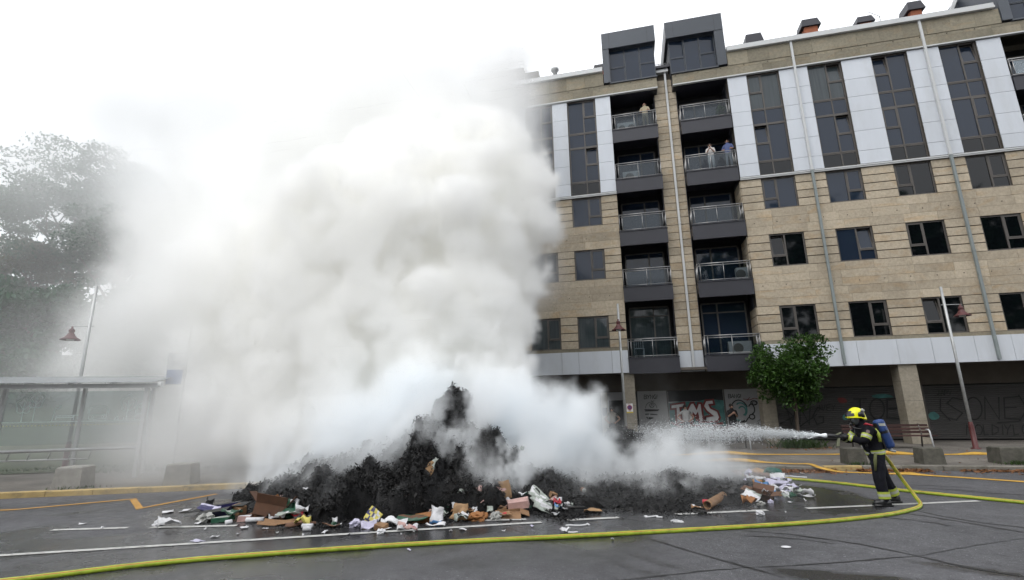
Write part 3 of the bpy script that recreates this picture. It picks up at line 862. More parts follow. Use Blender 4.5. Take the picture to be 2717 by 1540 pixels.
ae = MB(); ae.tube([(14.06, 26, 19.6), (14.06, 26, 21.5)], .02, 6); ae.tube([(13.6, 26, 21.85), (14.1, 26, 21.45)], .012, 5)
for k in range(7):
    p = Vector((13.62, 26, 21.83)).lerp(Vector((14.05, 26, 21.48)), k / 6); ae.tube([p - Vector((.0, .18, 0)), p + Vector((0, .18, 0))], .007, 4); ae.tube([p - Vector((.05, 0, .06)), p + Vector((.05, 0, .06))], .007, 4)
ae.tube([(14.06, 26, 21.0), (14.5, 26, 21.15)], .012, 5)
bpart(ae, 'roof_aerial', M['galvanised'])
rr = MB()
for x0, x1, y, z0 in ((6.0, 7.6, 24.6, 19.66), (2.5, 3.2, 25, 19.6), (14.9, 17.6, 24.7, 19.66)):
    for dz in (.18, .42): rr.tube([(x0, y, z0 + dz), (x1, y, z0 + dz)], .018, 6)
    for k in range(4): rr.tube([(x0 + (x1 - x0) * k / 3, y, z0), (x0 + (x1 - x0) * k / 3, y, z0 + .42)], .015, 6)
bpart(rr, 'roof_railing', M['galvanised'])
ph = MB(); ph.box(-14, -5.0, 26, 33, 19.45, 22.05); ph.box(-4.95, -4.1, 26, 29, 19.45, 21.65)
po = bpart(ph, 'penthouse', M['lintel'])
r2 = MB()
for dz in (.2, .42): r2.tube([(-14, 25.95, 22.05 + dz), (-5.0, 25.95, 22.05 + dz), (-4.95, 28, 22.05 + dz)], .02, 6)
for k in range(8): r2.tube([(-14 + k * 1.285, 25.95, 22.05), (-14 + k * 1.285, 25.95, 22.47)], .016, 6)
r2.build('railing', M['galvanised'], po)
vt = MB(); vt.lathe([(.0, 0), (.13, 0), (.13, 1.95), (.24, 2.0), (.24, 2.12), (0, 2.16)], 12, (-3.1, 26, 19.45)); vt.lathe([(0, 0), (.16, 0), (.16, 3.4), (.24, 3.5), (.2, 3.72), (0, 3.78)], 12, (-9.1, 26, 19.45))
bpart(vt, 'roof_vent', M['galvanised'], True)

# ground floor: pillars, soffit, lintel, shop fronts
YS = 26.2
for a, b in ((-12.2, -11.6), (-6.2, -5.65), (-.27, .20), (5.55, 6.1), (10.98, 11.65), (16.7, 17.3)):
    o = bpart(MB().box(a, b, 24.16, 24.85, PZ, ZB0 + .05), 'pillar', M['stone_pillar'])
    for q in np.arange(.9, 3.2, .8): piece('joint', M['mortar'], o, a - .002, b + .002, 24.157, 24.8, PZ + q, PZ + q + .008)
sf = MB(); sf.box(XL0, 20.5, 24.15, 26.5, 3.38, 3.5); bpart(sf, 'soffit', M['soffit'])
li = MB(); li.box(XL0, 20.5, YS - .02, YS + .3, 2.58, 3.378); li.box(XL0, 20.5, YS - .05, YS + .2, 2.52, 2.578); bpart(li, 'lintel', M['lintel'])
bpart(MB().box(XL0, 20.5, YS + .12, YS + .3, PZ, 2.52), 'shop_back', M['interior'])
for a, b in ((.31, 1.70), (4.40, 6.2)): bpart(MB().box(a, b, YS, YS + .1, PZ, 2.52), 'shop_wall', M['shop_wall'])
def shutter(x0, x1, m):
    s = MB(); p = .085; z = PZ + .05
    V = []; n = int((2.5 - z) / p)
    for i in range(n):
        za = z + i * p
        for y, zz in ((YS + .06, za), (YS + .035, za + .012), (YS + .03, za + p * .5), (YS + .035, za + p - .012), (YS + .06, za + p)): V.append((y, zz))
    s.add([(x0, y, zz) for y, zz in V] + [(x1, y, zz) for y, zz in V], [(i, i + len(V), i + len(V) + 1, i + 1) for i in range(len(V) - 1)])
    o = bpart(s, 'roller_shutter', M[m])
    for a in (x0 - .05, x1 - .01): MB().box(a, a + .06, YS, YS + .1, PZ, 2.52).build('guide_rail', M['dark_frame'], o)
    return o
sh1 = shutter(1.76, 4.34, 'shutter_white')
sh2 = shutter(6.3, 11.95, 'shutter'); sh3 = shutter(12.7, 19.5, 'shutter')
fr = MB(); fr.box(-5.6, -2.02, YS + .04, YS + .08, PZ + .1, 2.5)
bpart(fr, 'shop_window', M['pane_dark'])
do = MB(); do.box(-1.99, -1.53, YS - .02, YS + .05, PZ, 2.5); bpart(do, 'side_light', pane_material('greenish_glass', (.10, .13, .11), 1, (.30, .34, .30)))
ent = bpart(MB().box(-1.51, -1.18, YS - .02, YS + .06, PZ, 2.5), 'entrance_panel', mat('cream_panel', (.55, .53, .45), .6, var=.1))
en = MB(); en.box(-1.47, -1.22, YS - .03, YS - .022, 1.35, 1.75); en.build('notice', mat('notice_print', (.12, .12, .12), .6, var=.8, scale=30), ent, world=True)
tr = MB(); tr.box(-1.17, -.36, YS, YS + .05, 2.1, 2.5); bpart(tr, 'transom', mat('transom', (.25, .25, .26), .4))
df = MB(); df.box(-1.175, -1.12, YS - .02, YS + .06, PZ, 2.1); df.box(-.42, -.36, YS - .02, YS + .06, PZ, 2.1); bpart(df, 'door_frame', M['galvanised'])

# spray paint on the shop fronts: flat strokes lying on the wall
_lay = [0]
def spray(strokes, m, w, y=YS - .001, name='graffiti', parent=None):
    b = MB()
    for s_ in strokes:
        _lay[0] += 1
        b.strip([(px, y - .0007 * (_lay[0] % 40) - .002, pz) for px, pz in s_], w, (0, 1, 0))
    return bpart(b, name, m)
def arc(cx, cz_, rx, rz, a0, a1, n=14): return [(cx + rx * math.cos(rad(a0 + (a1 - a0) * i / n)), cz_ + rz * math.sin(rad(a0 + (a1 - a0) * i / n))) for i in range(n + 1)]
GL = {'B': [[(0, 0), (0, 1), (.6, .95), (.65, .65), (.1, .52), (.7, .4), (.65, .08), (0, 0)]], 'A': [[(0, 0), (.35, 1), (.7, 0)], [(.12, .35), (.6, .35)]],
      'N': [[(0, 0), (.05, 1), (.6, 0), (.65, 1)]], 'G': [[(.65, .85), (.3, 1), (0, .5), (.25, 0), (.65, .1), (.65, .45), (.35, .45)]], '!': [[(.1, 1), (.05, .3)], [(.04, .1), (.05, .0)]],
      'Y': [[(0, 1), (.3, .5), (.65, 1)], [(.3, .5), (.2, 0)]], 'U': [[(0, 1), (.05, .1), (.35, 0), (.6, .15), (.65, 1)]],
      'S': [[(.7, .9), (.3, 1), (.02, .75), (.35, .52), (.68, .3), (.4, 0), (0, .1)]], 'O': [arc(.36, .5, .36, .5, 90, 450)], 'E': [[(.68, 1), (.05, .95), (.02, .05), (.7, 0)], [(.04, .52), (.55, .52)]],
      'L': [[(0, 1), (.05, .0), (.5, .05)]], 'D': [[(0, 0), (.05, 1), (.6, .7), (.6, .3), (0, 0)]], 'I': [[(.2, 1), (.2, 0)]], 'T': [[(0, 1), (.7, 1)], [(.36, 1), (.33, 0)]], 'M': [[(0, 0), (.08, 1), (.36, .4), (.64, 1), (.72, 0)]], 'V': [[(0, 1), (.3, 0), (.6, 1)]], 'J': [[(.5, 1), (.45, .1), (.2, 0), (0, .2)]], 'P': [[(0, 0), (0, 1), (.6, .85), (.55, .5), (.05, .45)]]}
def word(txt, x, z, h, w, gap=.12, slant=.1):
    out = []; cx = x
    for ch in txt:
        if ch == ' ': cx += h * .5; continue
        for s_ in GL[ch]: out.append([(cx + (a + slant * b) * h * .9, z + b * h) for a, b in s_])
        cx += h * (.72 + gap) * .9 if ch not in '!I' else h * .35
    return out
K = M['black_paint']
spray(word('BYNG!', .62, 2.14, .2, 0), K, .028); spray(word('BANG!', 4.55, 2.10, .18, 0), K, .026)
spray([[(.95, 2.06), (1.0, 2.0), (1.1, 2.05)], arc(.93, 1.68, .27, .3, 0, 180), arc(.97, 1.82, .11, .1, 0, 360), [(.9, 1.72), (.97, 1.9), (1.04, 1.74)]], K, .022)
spray([[(.6, 1.62), (1.3, 1.60)], [(.62, 1.56), (1.25, 1.57)], [(.62, 1.40), (.8, 1.41)], [(.86, 1.40), (1.2, 1.37)], [(.66, 1.25), (1.0, 1.22)], [(.7, 1.2), (.95, 1.17)]], K, .05)
# big bubble letters T M S on the pale shutter: teal ground, dark red outline, white fill
YG = YS + .024
b = MB()
tl = [(1.78, 1.05), (1.78, 1.9), (2.3, 1.99), (3.0, 1.95), (3.6, 2.07), (4.32, 2.0), (4.32, .75), (1.78, .75)]
b.add([(x_, YG, z_) for x_, z_ in tl], [tuple(range(len(tl)))]); bpart(b, 'graffiti', M['teal_paint'])
b = MB(); b.box(1.78, 4.32, YG - .001 + .004, YG + .006, 1.99, 2.5); bpart(b, 'graffiti', K)
T_ = [(1.84, 1.62), (1.86, 1.84), (2.52, 1.93), (2.52, 1.72), (2.3, 1.68), (2.32, .98), (2.06, .95), (2.08, 1.64)]
M_ = [(2.5, .95), (2.62, 1.6), (2.8, 1.9), (2.95, 1.92), (3.05, 1.65), (3.15, 1.9), (3.3, 1.88), (3.32, 1.0), (3.12, .98), (3.08, 1.4), (2.98, 1.25), (2.88, 1.4), (2.8, .96)]
S_ = [(3.38, 1.0), (3.42, 1.25), (3.72, 1.3), (3.5, 1.5), (3.36, 1.75), (3.5, 2.02), (3.85, 2.04), (3.88, 1.82), (3.66, 1.8), (3.7, 1.66), (4.0, 1.5), (4.08, 1.2), (3.95, 1.02)]
for i, P_ in enumerate((T_, M_, S_)):
    c_ = (sum(p[0] for p in P_) / len(P_), sum(p[1] for p in P_) / len(P_))
    q = MB(); q.add([(x_, YG - .004 - .003 * i, z_) for x_, z_ in P_], [tuple(range(len(P_)))]); bpart(q, 'graffiti', M['white_paint'])
    spray([P_ + [P_[0], P_[1]]], M['red_paint'], .09, YG - .018 - .003 * i)
spray([[(1.8, 1.0), (2.2, .8), (2.9, .85), (3.6, .8), (4.2, .95)], [(3.0, 1.3), (3.02, 1.05)]], M['red_paint'], .12, YG - .004)
# the spray-painted head on the right-hand panel
spray([arc(4.98, 1.5, .38, .5, 20, 300, 20), arc(5.52, 1.58, .13, .22, -90, 150, 12), arc(5.5, 1.22, .12, .11, 0, 360, 12), [(5.35, 1.2), (5.2, 1.0), (4.9, .95)], arc(5.66, 1.86, .14, .1, 0, 360, 10)], K, .05)
spray([arc(5.05, 1.55, .26, .32, -60, 130, 14), arc(5.1, 1.5, .16, .2, -80, 150, 12), [(4.7, 1.3), (4.8, 1.1), (5.0, 1.05)]], M['teal_paint'], .06)
spray([[(5.2, 2.05), (5.5, 2.0), (5.7, 2.08), (5.95, 2.0)], [(5.35, 1.95), (5.5, 2.12)]], M['red_paint'], .03)
spray([[(5.7, 1.0), (5.85, 1.1), (5.72, .9), (5.9, .8), (5.75, .7)]] + word('OED', 5.5, 1.78, .13, 0), K, .02)
# tags on the long shutters
for txt, x_, z_, h_, w_ in (('SONE', 13.4, .98, .95, .05), ('JAPV', 13.2, 2.05, .2, .025), ('NOLDIYLO', 14.0, .35, .42, .04), ('TOE', 9.75, 1.05, .9, .06), ('VNG', 6.95, .85, .75, .05), ('JVEY', 8.3, 1.45, .28, .03)):
    spray(word(txt, x_, z_, h_, 0, .1, .15), K, w_, YS + .026)
spray([[(13.3, 1.9), (13.2, 1.4), (13.5, .95)], [(16.2, 2.0), (16.4, 1.4), (16.0, .9), (15.2, .85)], [(6.9, 1.7), (7.3, 1.2), (6.7, .9)], [(7.5, .75), (8.3, 1.3)]], K, .05, YS + .026)
for x0, z0, x1, z1, m_ in ((9.2, 1.75, 9.65, 2.05, 'red_paint'), (12.72, .95, 13.15, 1.35, 'teal_paint'), (9.3, 1.0, 9.6, 1.3, 'teal_paint'), (10.6, 1.95, 11.6, 2.15, 'teal_paint')):
    b = MB(); n_ = 9; cx_, cz_ = (x0 + x1) / 2, (z0 + z1) / 2
    b.add([(cx_ + (x1 - x0) / 2 * math.cos(6.283 * i / n_) * random.uniform(.7, 1.1), YS + .0265, cz_ + (z1 - z0) / 2 * math.sin(6.283 * i / n_) * random.uniform(.7, 1.1)) for i in range(n_)], [tuple(range(n_))[::-1]])
    bpart(b, 'graffiti', M[m_])

# parking sign on the pillar by the middle lamp
sg = empty('parking_sign', (-.10, 24.15, 1.5), label='white tow-away parking sign with purple disc and yellow foot on pillar', cat='sign')
s = MB(); s.box(-.145, .145, -.012, 0, 0, .43); s.build('plate', mat('sign_white', (.72, .72, .72), .4), sg)
s = MB(); s.box(-.143, .143, -.014, -.012, .002, .06); s.build('yellow_strip', mat('sign_yellow', (.62, .5, .04), .5), sg)
for r_, y_, m_ in ((.115, -.0145, mat('sign_red', (.38, .05, .08), .5)), (.088, -.0165, mat('sign_purple', (.10, .03, .14), .5))):
    s = MB(); n_ = 28; s.add([(r_ * math.cos(6.2832 * i / n_), y_, .25 + r_ * math.sin(6.2832 * i / n_)) for i in range(n_)], [tuple(range(n_))]); s.build('disc', m_, sg)
s = MB(); s.box(-.06, .06, -.014, -.012, .09, .115); s.box(-.09, .05, -.014, -.012, .395, .415); s.build('lettering', mat('sign_ink', (.3, .04, .06), .5), sg)
# ------------------------------------------------------------------ street furniture
UD = (math.cos(rad(23)), math.sin(rad(23)))
def lamp(loc, h, ang, lab, drop=.72):
    r = empty('street_lamp', loc, ang, lab, 'street lamp', 'street lamps with red bell shades')
    b = MB(); b.tube([(0, 0, .5), (0, 0, h * .5), (0, 0, h)], [.055, .05, .045], 12); b.build('pole', M['galvanised'], r, True)
    b = MB(); b.lathe([(.15, 0), (.15, .03), (.085, .05), (.08, .75), (.065, .9), (.05, .95)], 14); b.build('base', M['lamp_red'], r, True)
    b = MB(); za = h - drop; b.tube([(-.12, 0, za + .02), (.55, 0, za - .0)], .014, 6); b.build('arm', M['galvanised'], r)
    b = MB(); b.lathe([(.0, .02), (.03, .0), (.03, -.06), (.075, -.1), (.085, -.16), (.06, -.2), (.09, -.24), (.12, -.3), (.17, -.36), (.265, -.42), (.27, -.45), (.25, -.44), (.12, -.33), (0, -.3)], 20, (.5, 0, za)); s = b.build('lamp_shade', M['lamp_red'], r, True)
    b = MB(); b.lathe([(.0, -.48), (.09, -.46), (.12, -.4), (.1, -.35)], 14, (.5, 0, za)); b.build('bulb_glass', M['lamp_glass'], s, True)
    return r
lamp((11.87, 21.86, PZ), 5.95, 0, 'red bell street lamp on steel pole beside the right-hand bench')
lamp((-.28, 20.5, PZ), 5.8, rad(-92), 'red bell street lamp in front of the sandstone pillar with the parking sign')
lamp((-17.4, 12.75, PZ), 6.0, rad(203), 'red bell street lamp rising behind the bus shelter in the smoke', 1.4)

def bench(loc, rz, L_, lab):
    r = empty('bench', loc, rz, lab, 'bench', 'slatted benches on the pavement')
    for z, y in ((.80, .10), (.68, .06), (.56, .02)):
        b = MB(); b.box(-L_ / 2, L_ / 2, y, y + .035, z - .045, z + .045); b.build('back_slat', M['bench_wood'], r)
    for y in (-.42, -.3, -.18, -.06):
        b = MB(); b.box(-L_ / 2, L_ / 2, y, y + .10, .43, .46); b.build('seat_slat', M['bench_wood'], r)
    for x in (-L_ / 2 + .3, L_ / 2 - .3):
        b = MB(); b.tube([(x, -.62, 0), (x, -.52, .62), (x, -.46, .67), (x, -.3, .66)], .028, 8); b.build('leg', M['white_leg'], r, True)
        b = MB(); b.tube([(x, .12, 0), (x, .02, .5), (x, .14, .86)], .026, 8); b.tube([(x, -.5, .41), (x, .04, .41)], .024, 8); b.build('rear_leg', M['dark_frame'], r, True)
    return r
bench((9.35, 22.35, PZ), rad(2), 2.95, 'dark red slatted bench with white legs behind the firefighter')
bench((3.55, 22.0, PZ), rad(2), 2.1, 'dark slatted bench with white legs half hidden by the water spray')

def bollard(loc, rz, w, d, h, m, lab, taper=.03):
    b = MB()
    def lvl(z, k): return [(-w / 2 + k, -d / 2 + k, z), (w / 2 - k, -d / 2 + k, z), (w / 2 - k, d / 2 - k, z), (-w / 2 + k, d / 2 - k, z)]
    V = lvl(-.02, 0) + lvl(h - .03, taper) + lvl(h, taper + .03)
    V = [(x + random.uniform(-.008, .008), y + random.uniform(-.008, .008), z) for x, y, z in V]
    F = [(0, 3, 2, 1), (8, 9, 10, 11)] + [(4 * l + i, 4 * l + (i + 1) % 4, 4 * l + 4 + (i + 1) % 4, 4 * l + 4 + i) for l in (0, 1) for i in range(4)]
    o = b.add(V, F).build('stone_bollard', M[m]); o.location = loc; o.rotation_euler = (0, 0, rz)
    return tag(o, lab, 'bollard', 'square stone bollards along the kerb')
bollard((6.1, 16.85, PZ), rad(5), .52, .5, .44, 'bollard', 'mossy square stone bollard right behind the firefighter')
bollard((8.05, 16.98, PZ), rad(3), .56, .5, .44, 'bollard', 'square stone bollard in front of the dark red bench')
bollard((10.05, 17.2, PZ), rad(2), .7, .55, .44, 'bollard', 'mossy square stone bollard cut by the right edge of the photo')
bollard((-13.75, 10.35, PZ), rad(23), .62, .6, .5, 'bollard_pale', 'pale square stone bollard in front of the bus shelter')
bollard((-11.35, 11.2, PZ), rad(23), .62, .6, .5, 'bollard_pale', 'pale square stone bollard fading into the smoke right of the bus shelter')

# bus shelter (local x runs along the kerb, origin at its right front post)
M['shelter_glass'] = mat('shelter_glass', (.8, .85, .85), .05)
def shelter_glass():
    t = M['shelter_glass'].node_tree; N = t.nodes; tr = N.new('ShaderNodeBsdfTransparent'); tr.inputs[0].default_value = (.84, .88, .88, 1)
    ms = N.new('ShaderNodeMixShader'); ms.inputs[0].default_value = .04; t.links.new(tr.outputs[0], ms.inputs[1]); t.links.new(N['Principled BSDF'].outputs[0], ms.inputs[2]); t.links.new(ms.outputs[0], N['Material Output'].inputs['Surface'])
shelter_glass()
S = empty('bus_shelter', (-13.87, 12.08, PZ), rad(23), 'glass bus shelter with white line drawing veiled in smoke', 'bus shelter')
b = MB(); b.box(-.05, .05, -.06, .06, 0, 2.5); b.build('post', M['galvanised'], S)
b = MB(); b.box(-4.65, -4.55, -.06, .06, 0, 2.5); b.build('post', M['galvanised'], S)
for x in (-.3, -2.2, -4.3):
    b = MB(); b.box(x - .04, x + .04, .95, 1.05, 0, 2.6); b.build('rear_post', M['galvanised'], S)
b = MB(); b.box(-5.2, .28, -.07, .07, 2.5, 2.62); b.build('beam', M['galvanised'], S)
b = MB(); b.tube([(.28, 0, 2.58), (.36, 0, 2.58)], .075, 12); b.build('beam_cap', M['white_metal'], S)
g_ = mat('roof_glass', (.24, .26, .27), .25, spec=.4)
for i in range(5):
    x0 = -5.2 + i * 1.09
    b = MB(); b.add([(x0 + .01, -.28, 2.64), (x0 + 1.08, -.28, 2.64), (x0 + 1.08, 1.25, 2.90), (x0 + .01, 1.25, 2.90), (x0 + .01, -.28, 2.652), (x0 + 1.08, -.28, 2.652), (x0 + 1.08, 1.25, 2.912), (x0 + .01, 1.25, 2.912)], MB.BF); b.build('roof_pane', g_, S)
    b = MB(); b.add([(x0 - .02, -.3, 2.60), (x0 + .02, -.3, 2.60), (x0 + .02, 1.25, 2.80), (x0 - .02, 1.25, 2.80), (x0 - .02, -.3, 2.64), (x0 + .02, -.3, 2.64), (x0 + .02, 1.25, 2.895), (x0 - .02, 1.25, 2.895)], MB.BF); b.build('roof_rib', M['galvanised'], S)
for x0, x1 in ((-2.15, -.35), (-4.25, -2.25)):
    o = piece('glass_panel', M['shelter_glass'], None, x0, x1, .995, 1.005, .9, 2.45); o.parent = S
b = MB(); b.tube([(-4.4, .55, .75), (-.3, .55, .78), (-.22, .55, .86)], .05, 10); b.build('lean_rail', M['steel'], S, True)
b = MB(); b.tube([(-4.4, .62, .5), (-1.6, .62, .5)], .025, 8)
for k in range(6): b.tube([(-4.2 + k * .52, .62, .5), (-4.1 + k * .52, .55, .74)], .018, 6)
b.build('rail_bracket', M['steel'], S, True)
b = MB(); yq = .985
def ln(P_, w_=.026): b.strip([(x, yq - .0006 * (len(b.v) % 13), z) for x, z in P_], w_, (0, 1, 0))
ln([(-4.25, 1.56), (-.35, 1.56)], .024)
def cloudtree(cx, cz_, r_):
    P_ = []
    for k in range(25):
        a = 6.2832 * k / 24; q = r_ * (1 + .12 * math.sin(5 * a)); P_.append((cx + q * math.cos(a), cz_ + q * 1.15 * math.sin(a)))
    ln(P_); ln([(cx, 1.56), (cx, cz_ + .1)]); ln([(cx, cz_ - .12), (cx - .12, cz_ + .04)]); ln([(cx, cz_ - .16), (cx + .13, cz_ - .0)])
cloudtree(-3.75, 2.05, .2); cloudtree(-3.45, 2.2, .2); cloudtree(-.95, 2.08, .2)
ln([(-2.95, 1.57), (-2.9, 2.0)]); ln([(-2.9, 2.02), (-2.75, 2.02), (-2.83, 1.92), (-2.9, 1.96)])
ln([(-2.85, 1.68), (-2.4, 1.68), (-2.4, 1.73), (-2.85, 1.73), (-2.85, 1.62)]); ln([(-2.38, 1.6), (-2.38, 1.74), (-2.25, 1.74), (-2.25, 1.6)])
ln([(-1.98, 1.62), (-1.98, 1.95), (-1.9, 2.0), (-1.58, 2.0), (-1.5, 1.95), (-1.5, 1.62), (-1.98, 1.62)], .02); ln([(-1.95, 1.74), (-1.53, 1.74)]); ln([(-2.02, 1.78), (-2.02, 1.92)]); ln([(-1.46, 1.78), (-1.46, 1.92)])
for cx in (-1.87, -1.61):
    ln([(cx + .035 * math.cos(.7 * k), 1.68 + .035 * math.sin(.7 * k)) for k in range(10)], .014)
ln([(-.72, 1.58), (-.72, 1.98), (-.55, 2.08), (-.38, 2.08), (-.38, 1.58)]); ln([(-.68, 1.75), (-.42, 1.75), (-.42, 1.95), (-.68, 1.95), (-.68, 1.75)]); ln([(-.55, 1.75), (-.55, 1.95)])
ln([(-1.28, 1.58), (-1.22, 1.7), (-1.15, 1.58), (-1.28, 1.58)]); ln([(-1.02, 1.58), (-1.02, 1.66)])
b.build('line_drawing', mat('white_print', (.6, .72, .70), .6), S)
b = MB()
for k in range(42): b.box(-4.2 + k * .092, -4.165 + k * .092, .98, .985, 1.44, 1.475)
b.build('dot_row', mat('dot_print', (.5, .5, .3), .6), S)

# bus stop sign
S2 = empty('bus_stop_sign', (-13.95, 13.0, PZ), rad(20), 'tall white and blue bus stop panel fading in the smoke', 'sign')
b = MB(); b.tube([(.3, .02, 0), (.3, .02, 4.5)], .035, 8); b.build('pole', M['galvanised'], S2, True)
b = MB(); b.box(-.25, .27, -.03, .03, 2.6, 3.62); b.build('panel', M['white_metal'], S2)
b = MB(); b.box(-.22, .24, -.034, -.03, 2.64, 3.08); b.build('blue_field', mat('sign_blue', (.06, .12, .28), .4), S2)
b = MB(); b.box(-.10, .12, -.036, -.03, 3.26, 3.29); b.box(-.10, .10, -.036, -.03, 3.33, 3.36); b.build('print_line', mat('sign_grey', (.35, .35, .36), .5), S2)

# ------------------------------------------------------------------ trees
def tree(name, loc, h, crown, nleaf, size, lm, lab, group=None, trunk_r=.2, spread=1.0, kind=None, clumps=40, fork=.35, seedlimbs=9, tiers=False):
    r = empty(name, loc, 0, lab, 'tree', group)
    cx, cz0, cz1, cr = 0, crown[0], crown[1], crown[2]
    b = MB(); lean = (random.uniform(-.3, .3), random.uniform(-.3, .3))
    top = Vector((lean[0], lean[1], cz0 + (cz1 - cz0) * .5))
    b.tube([(0, 0, -.2), (0, 0, .3), Vector((0, 0, .3)).lerp(top, .5), top], [trunk_r * 1.35, trunk_r, trunk_r * .75, trunk_r * .4], 9)
    tips = []
    for k in range(seedlimbs):
        a = 6.2832 * k / seedlimbs + random.uniform(-.4, .4); q = random.uniform(fork, .95)
        s_ = Vector((0, 0, .3)).lerp(top, q) if cz0 > 1.2 else Vector((0, 0, cz0 * .6)).lerp(top, q)
        rr = cr * random.uniform(.5, .85); e = Vector((rr * math.cos(a), rr * math.sin(a), min(cz1 - .2, s_.z + (cz1 - cz0) * random.uniform(.2, .55))))
        mid = s_.lerp(e, .5) + Vector((0, 0, random.uniform(0, .12) * h * .3))
        b.tube([s_, mid, e], [trunk_r * .42, trunk_r * .26, trunk_r * .08], 6); tips.append(e)
        for _ in range(2):
            e2 = mid + Vector((random.uniform(-1, 1), random.uniform(-1, 1), random.uniform(.2, 1))) * cr * .4; b.tube([mid, e2], [trunk_r * .2, trunk_r * .05], 5); tips.append(e2)
    b.build('trunk', M['bark'], r, True)
    cc = []
    for k in range(clumps):
        if k < len(tips): p = np.array(tips[k])
        else:
            d = rng.normal(size=3); d /= np.linalg.norm(d); q = rng.uniform(.45, 1) ** .6
            p = np.array([d[0] * cr * q * .85, d[1] * cr * q * .85, (cz0 + cz1) / 2 + d[2] * (cz1 - cz0) / 2 * q * .9])
        cc.append((p, cr * rng.uniform(.16, .36)))
    P = []
    for p, rr in cc:
        n = int(nleaf / len(cc)); d = rng.normal(size=(n, 3)); d /= np.linalg.norm(d, axis=1, keepdims=True)
        q = rng.uniform(.3, 1, (n, 1)) ** .5 * rr * rng.uniform(.8, 1.2, (n, 1))
        v = d * q
        if tiers: v[:, 2] *= .42
        P.append(p + v)
    P = np.concatenate(P); P = P[P[:, 2] > cz0 * .8]
    V, F = leaf_quads(P, size, .1, .45)
    np_mesh('crown', V, F, M[lm], r)
    return r
tree('street_tree', (6.35, 22.6, PZ), 4.7, (1.55, 4.55, 1.55), 15000, .15, 'leaf', 'small glossy green street tree in front of the shuttered shops', trunk_r=.075, clumps=75, seedlimbs=8)
G_ = 'tall locust trees above the bus shelter'
for (x, y, h, c, n, lm, lab) in ((-45.5, 31, 25.5, (12.5, 25.2, 7.5), 36000, 'leaf_far', 'tallest feathery tree rising out of the smoke above the left street lamp'),
                          (-53.5, 29, 24, (10, 23.5, 5.5), 20000, 'leaf_far', 'feathery tree at the left edge of the photo, pale behind smoke'),
                          (-38.5, 30, 22, (11.5, 21.5, 5.5), 20000, 'leaf_far', 'feathery tree dissolving into the smoke right of the tallest one'),
                          (-46.5, 27, 16.5, (10.5, 16.3, 5.0), 14000, 'leaf_olive', 'olive green lower tree in front of the tallest feathery tree')):
    tree('locust_tree', (x, y, 4.5), h - 4.5, (c[0] - 4.5, c[1] - 4.5, c[2]), n, .30, lm, lab, G_, .3, clumps=46, seedlimbs=11, tiers=True, fork=.2)
G_ = 'dark bushy trees on the bank'
for (x, y, h, c, n, lm, lab) in ((-43.5, 25, 11.5, (2, 11.5, 5.2), 13000, 'leaf_far', 'dark bushy tree at the far left below the tall locust trees'),
                              (-36, 24.5, 10.8, (1.6, 10.8, 4.6), 13000, 'leaf_far', 'dark bushy tree just left of the left street lamp pole'),
                              (-48.5, 27, 12, (2, 12.4, 5.2), 11000, 'leaf_olive', 'olive bushy tree cut by the left edge of the photo'),
                              (-30, 26, 9.6, (1.5, 9.6, 4.4), 9000, 'leaf_far', 'dark bushy tree lost in the smoke right of the left street lamp'),
                              (-31, 20.5, 4.9, (.6, 4.9, 3.2), 3500, 'leaf_far', 'low dark bush directly behind the bus shelter roof'),
                              (-38, 21, 6.2, (.6, 6.2, 3.6), 3500, 'leaf_far', 'low dark bush behind the left end of the bus shelter')):
    tree('bushy_tree', (x, y, 1.8), h - 1.8, (max(.3, c[0] - 1.8), c[1] - 1.8, c[2]), n, .44, lm, lab, G_, .22, clumps=42, seedlimbs=8)
# wooded park across the street, seen only as dark reflections in the windows
P = []
for k in range(190):
    x = rng.uniform(-75, 85); hh = 11 + 5 * rng.uniform() + 18 * float(sstep(2, 26, x))
    n = 95; P.append(np.stack([x + rng.normal(0, 3, n), -40 + rng.normal(0, 2.5, n), hh * np.sqrt(rng.uniform(0, 1, n))], 1))
V, F = leaf_quads(np.concatenate(P), 2.2, .1, .7)
tag(np_mesh('tree_belt', V, F, M['leaf_far']), 'distant belt of dark trees mirrored in the building windows', 'trees', kind='stuff')
# grass tuft at the tree pit, weeds at the bollards
P = []
for cx, cy_, rx, ry, n, hh in ((6.25, 22.15, .72, .3, 520, .34), (6.1, 16.55, .3, .08, 60, .1), (10.1, 16.85, .4, .08, 90, .13), (-13.3, 10.2, .5, .12, 60, .08), (-18, 13.5, 3.5, .4, 700, .12), (-14.4, 13.7, 2, .3, 400, .12)):
    q = rng.normal(size=(n, 2)) * .55
    P.append(np.stack([cx + q[:, 0] * rx * (1 if cx > -12 else .92) , cy_ + q[:, 1] * ry + (0 if cx > -12 else .42 * q[:, 0] * rx), np.full(n, PZ), hh * rng.uniform(.5, 1.1, n)], 1))
P = np.concatenate(P); n = len(P)
a = rng.uniform(0, 6.28, n); w_ = .011; lx = rng.normal(0, .35, n) * P[:, 3]; ly = rng.normal(0, .35, n) * P[:, 3]
V = np.stack([np.stack([P[:, 0] - w_ * np.cos(a), P[:, 1] - w_ * np.sin(a), P[:, 2]], 1), np.stack([P[:, 0] + w_ * np.cos(a), P[:, 1] + w_ * np.sin(a), P[:, 2]], 1),
              np.stack([P[:, 0] + .4 * lx + w_ * .7 * np.cos(a), P[:, 1] + .4 * ly + w_ * .7 * np.sin(a), P[:, 2] + P[:, 3] * .6], 1), np.stack([P[:, 0] + lx, P[:, 1] + ly, P[:, 2] + P[:, 3]], 1)], 1).reshape(-1, 3)
tag(np_mesh('grass_tuft', V, np.arange(n * 4).reshape(n, 4), M['grass']), 'unmown grass round the street tree and along the pavement edge', 'grass', kind='stuff')

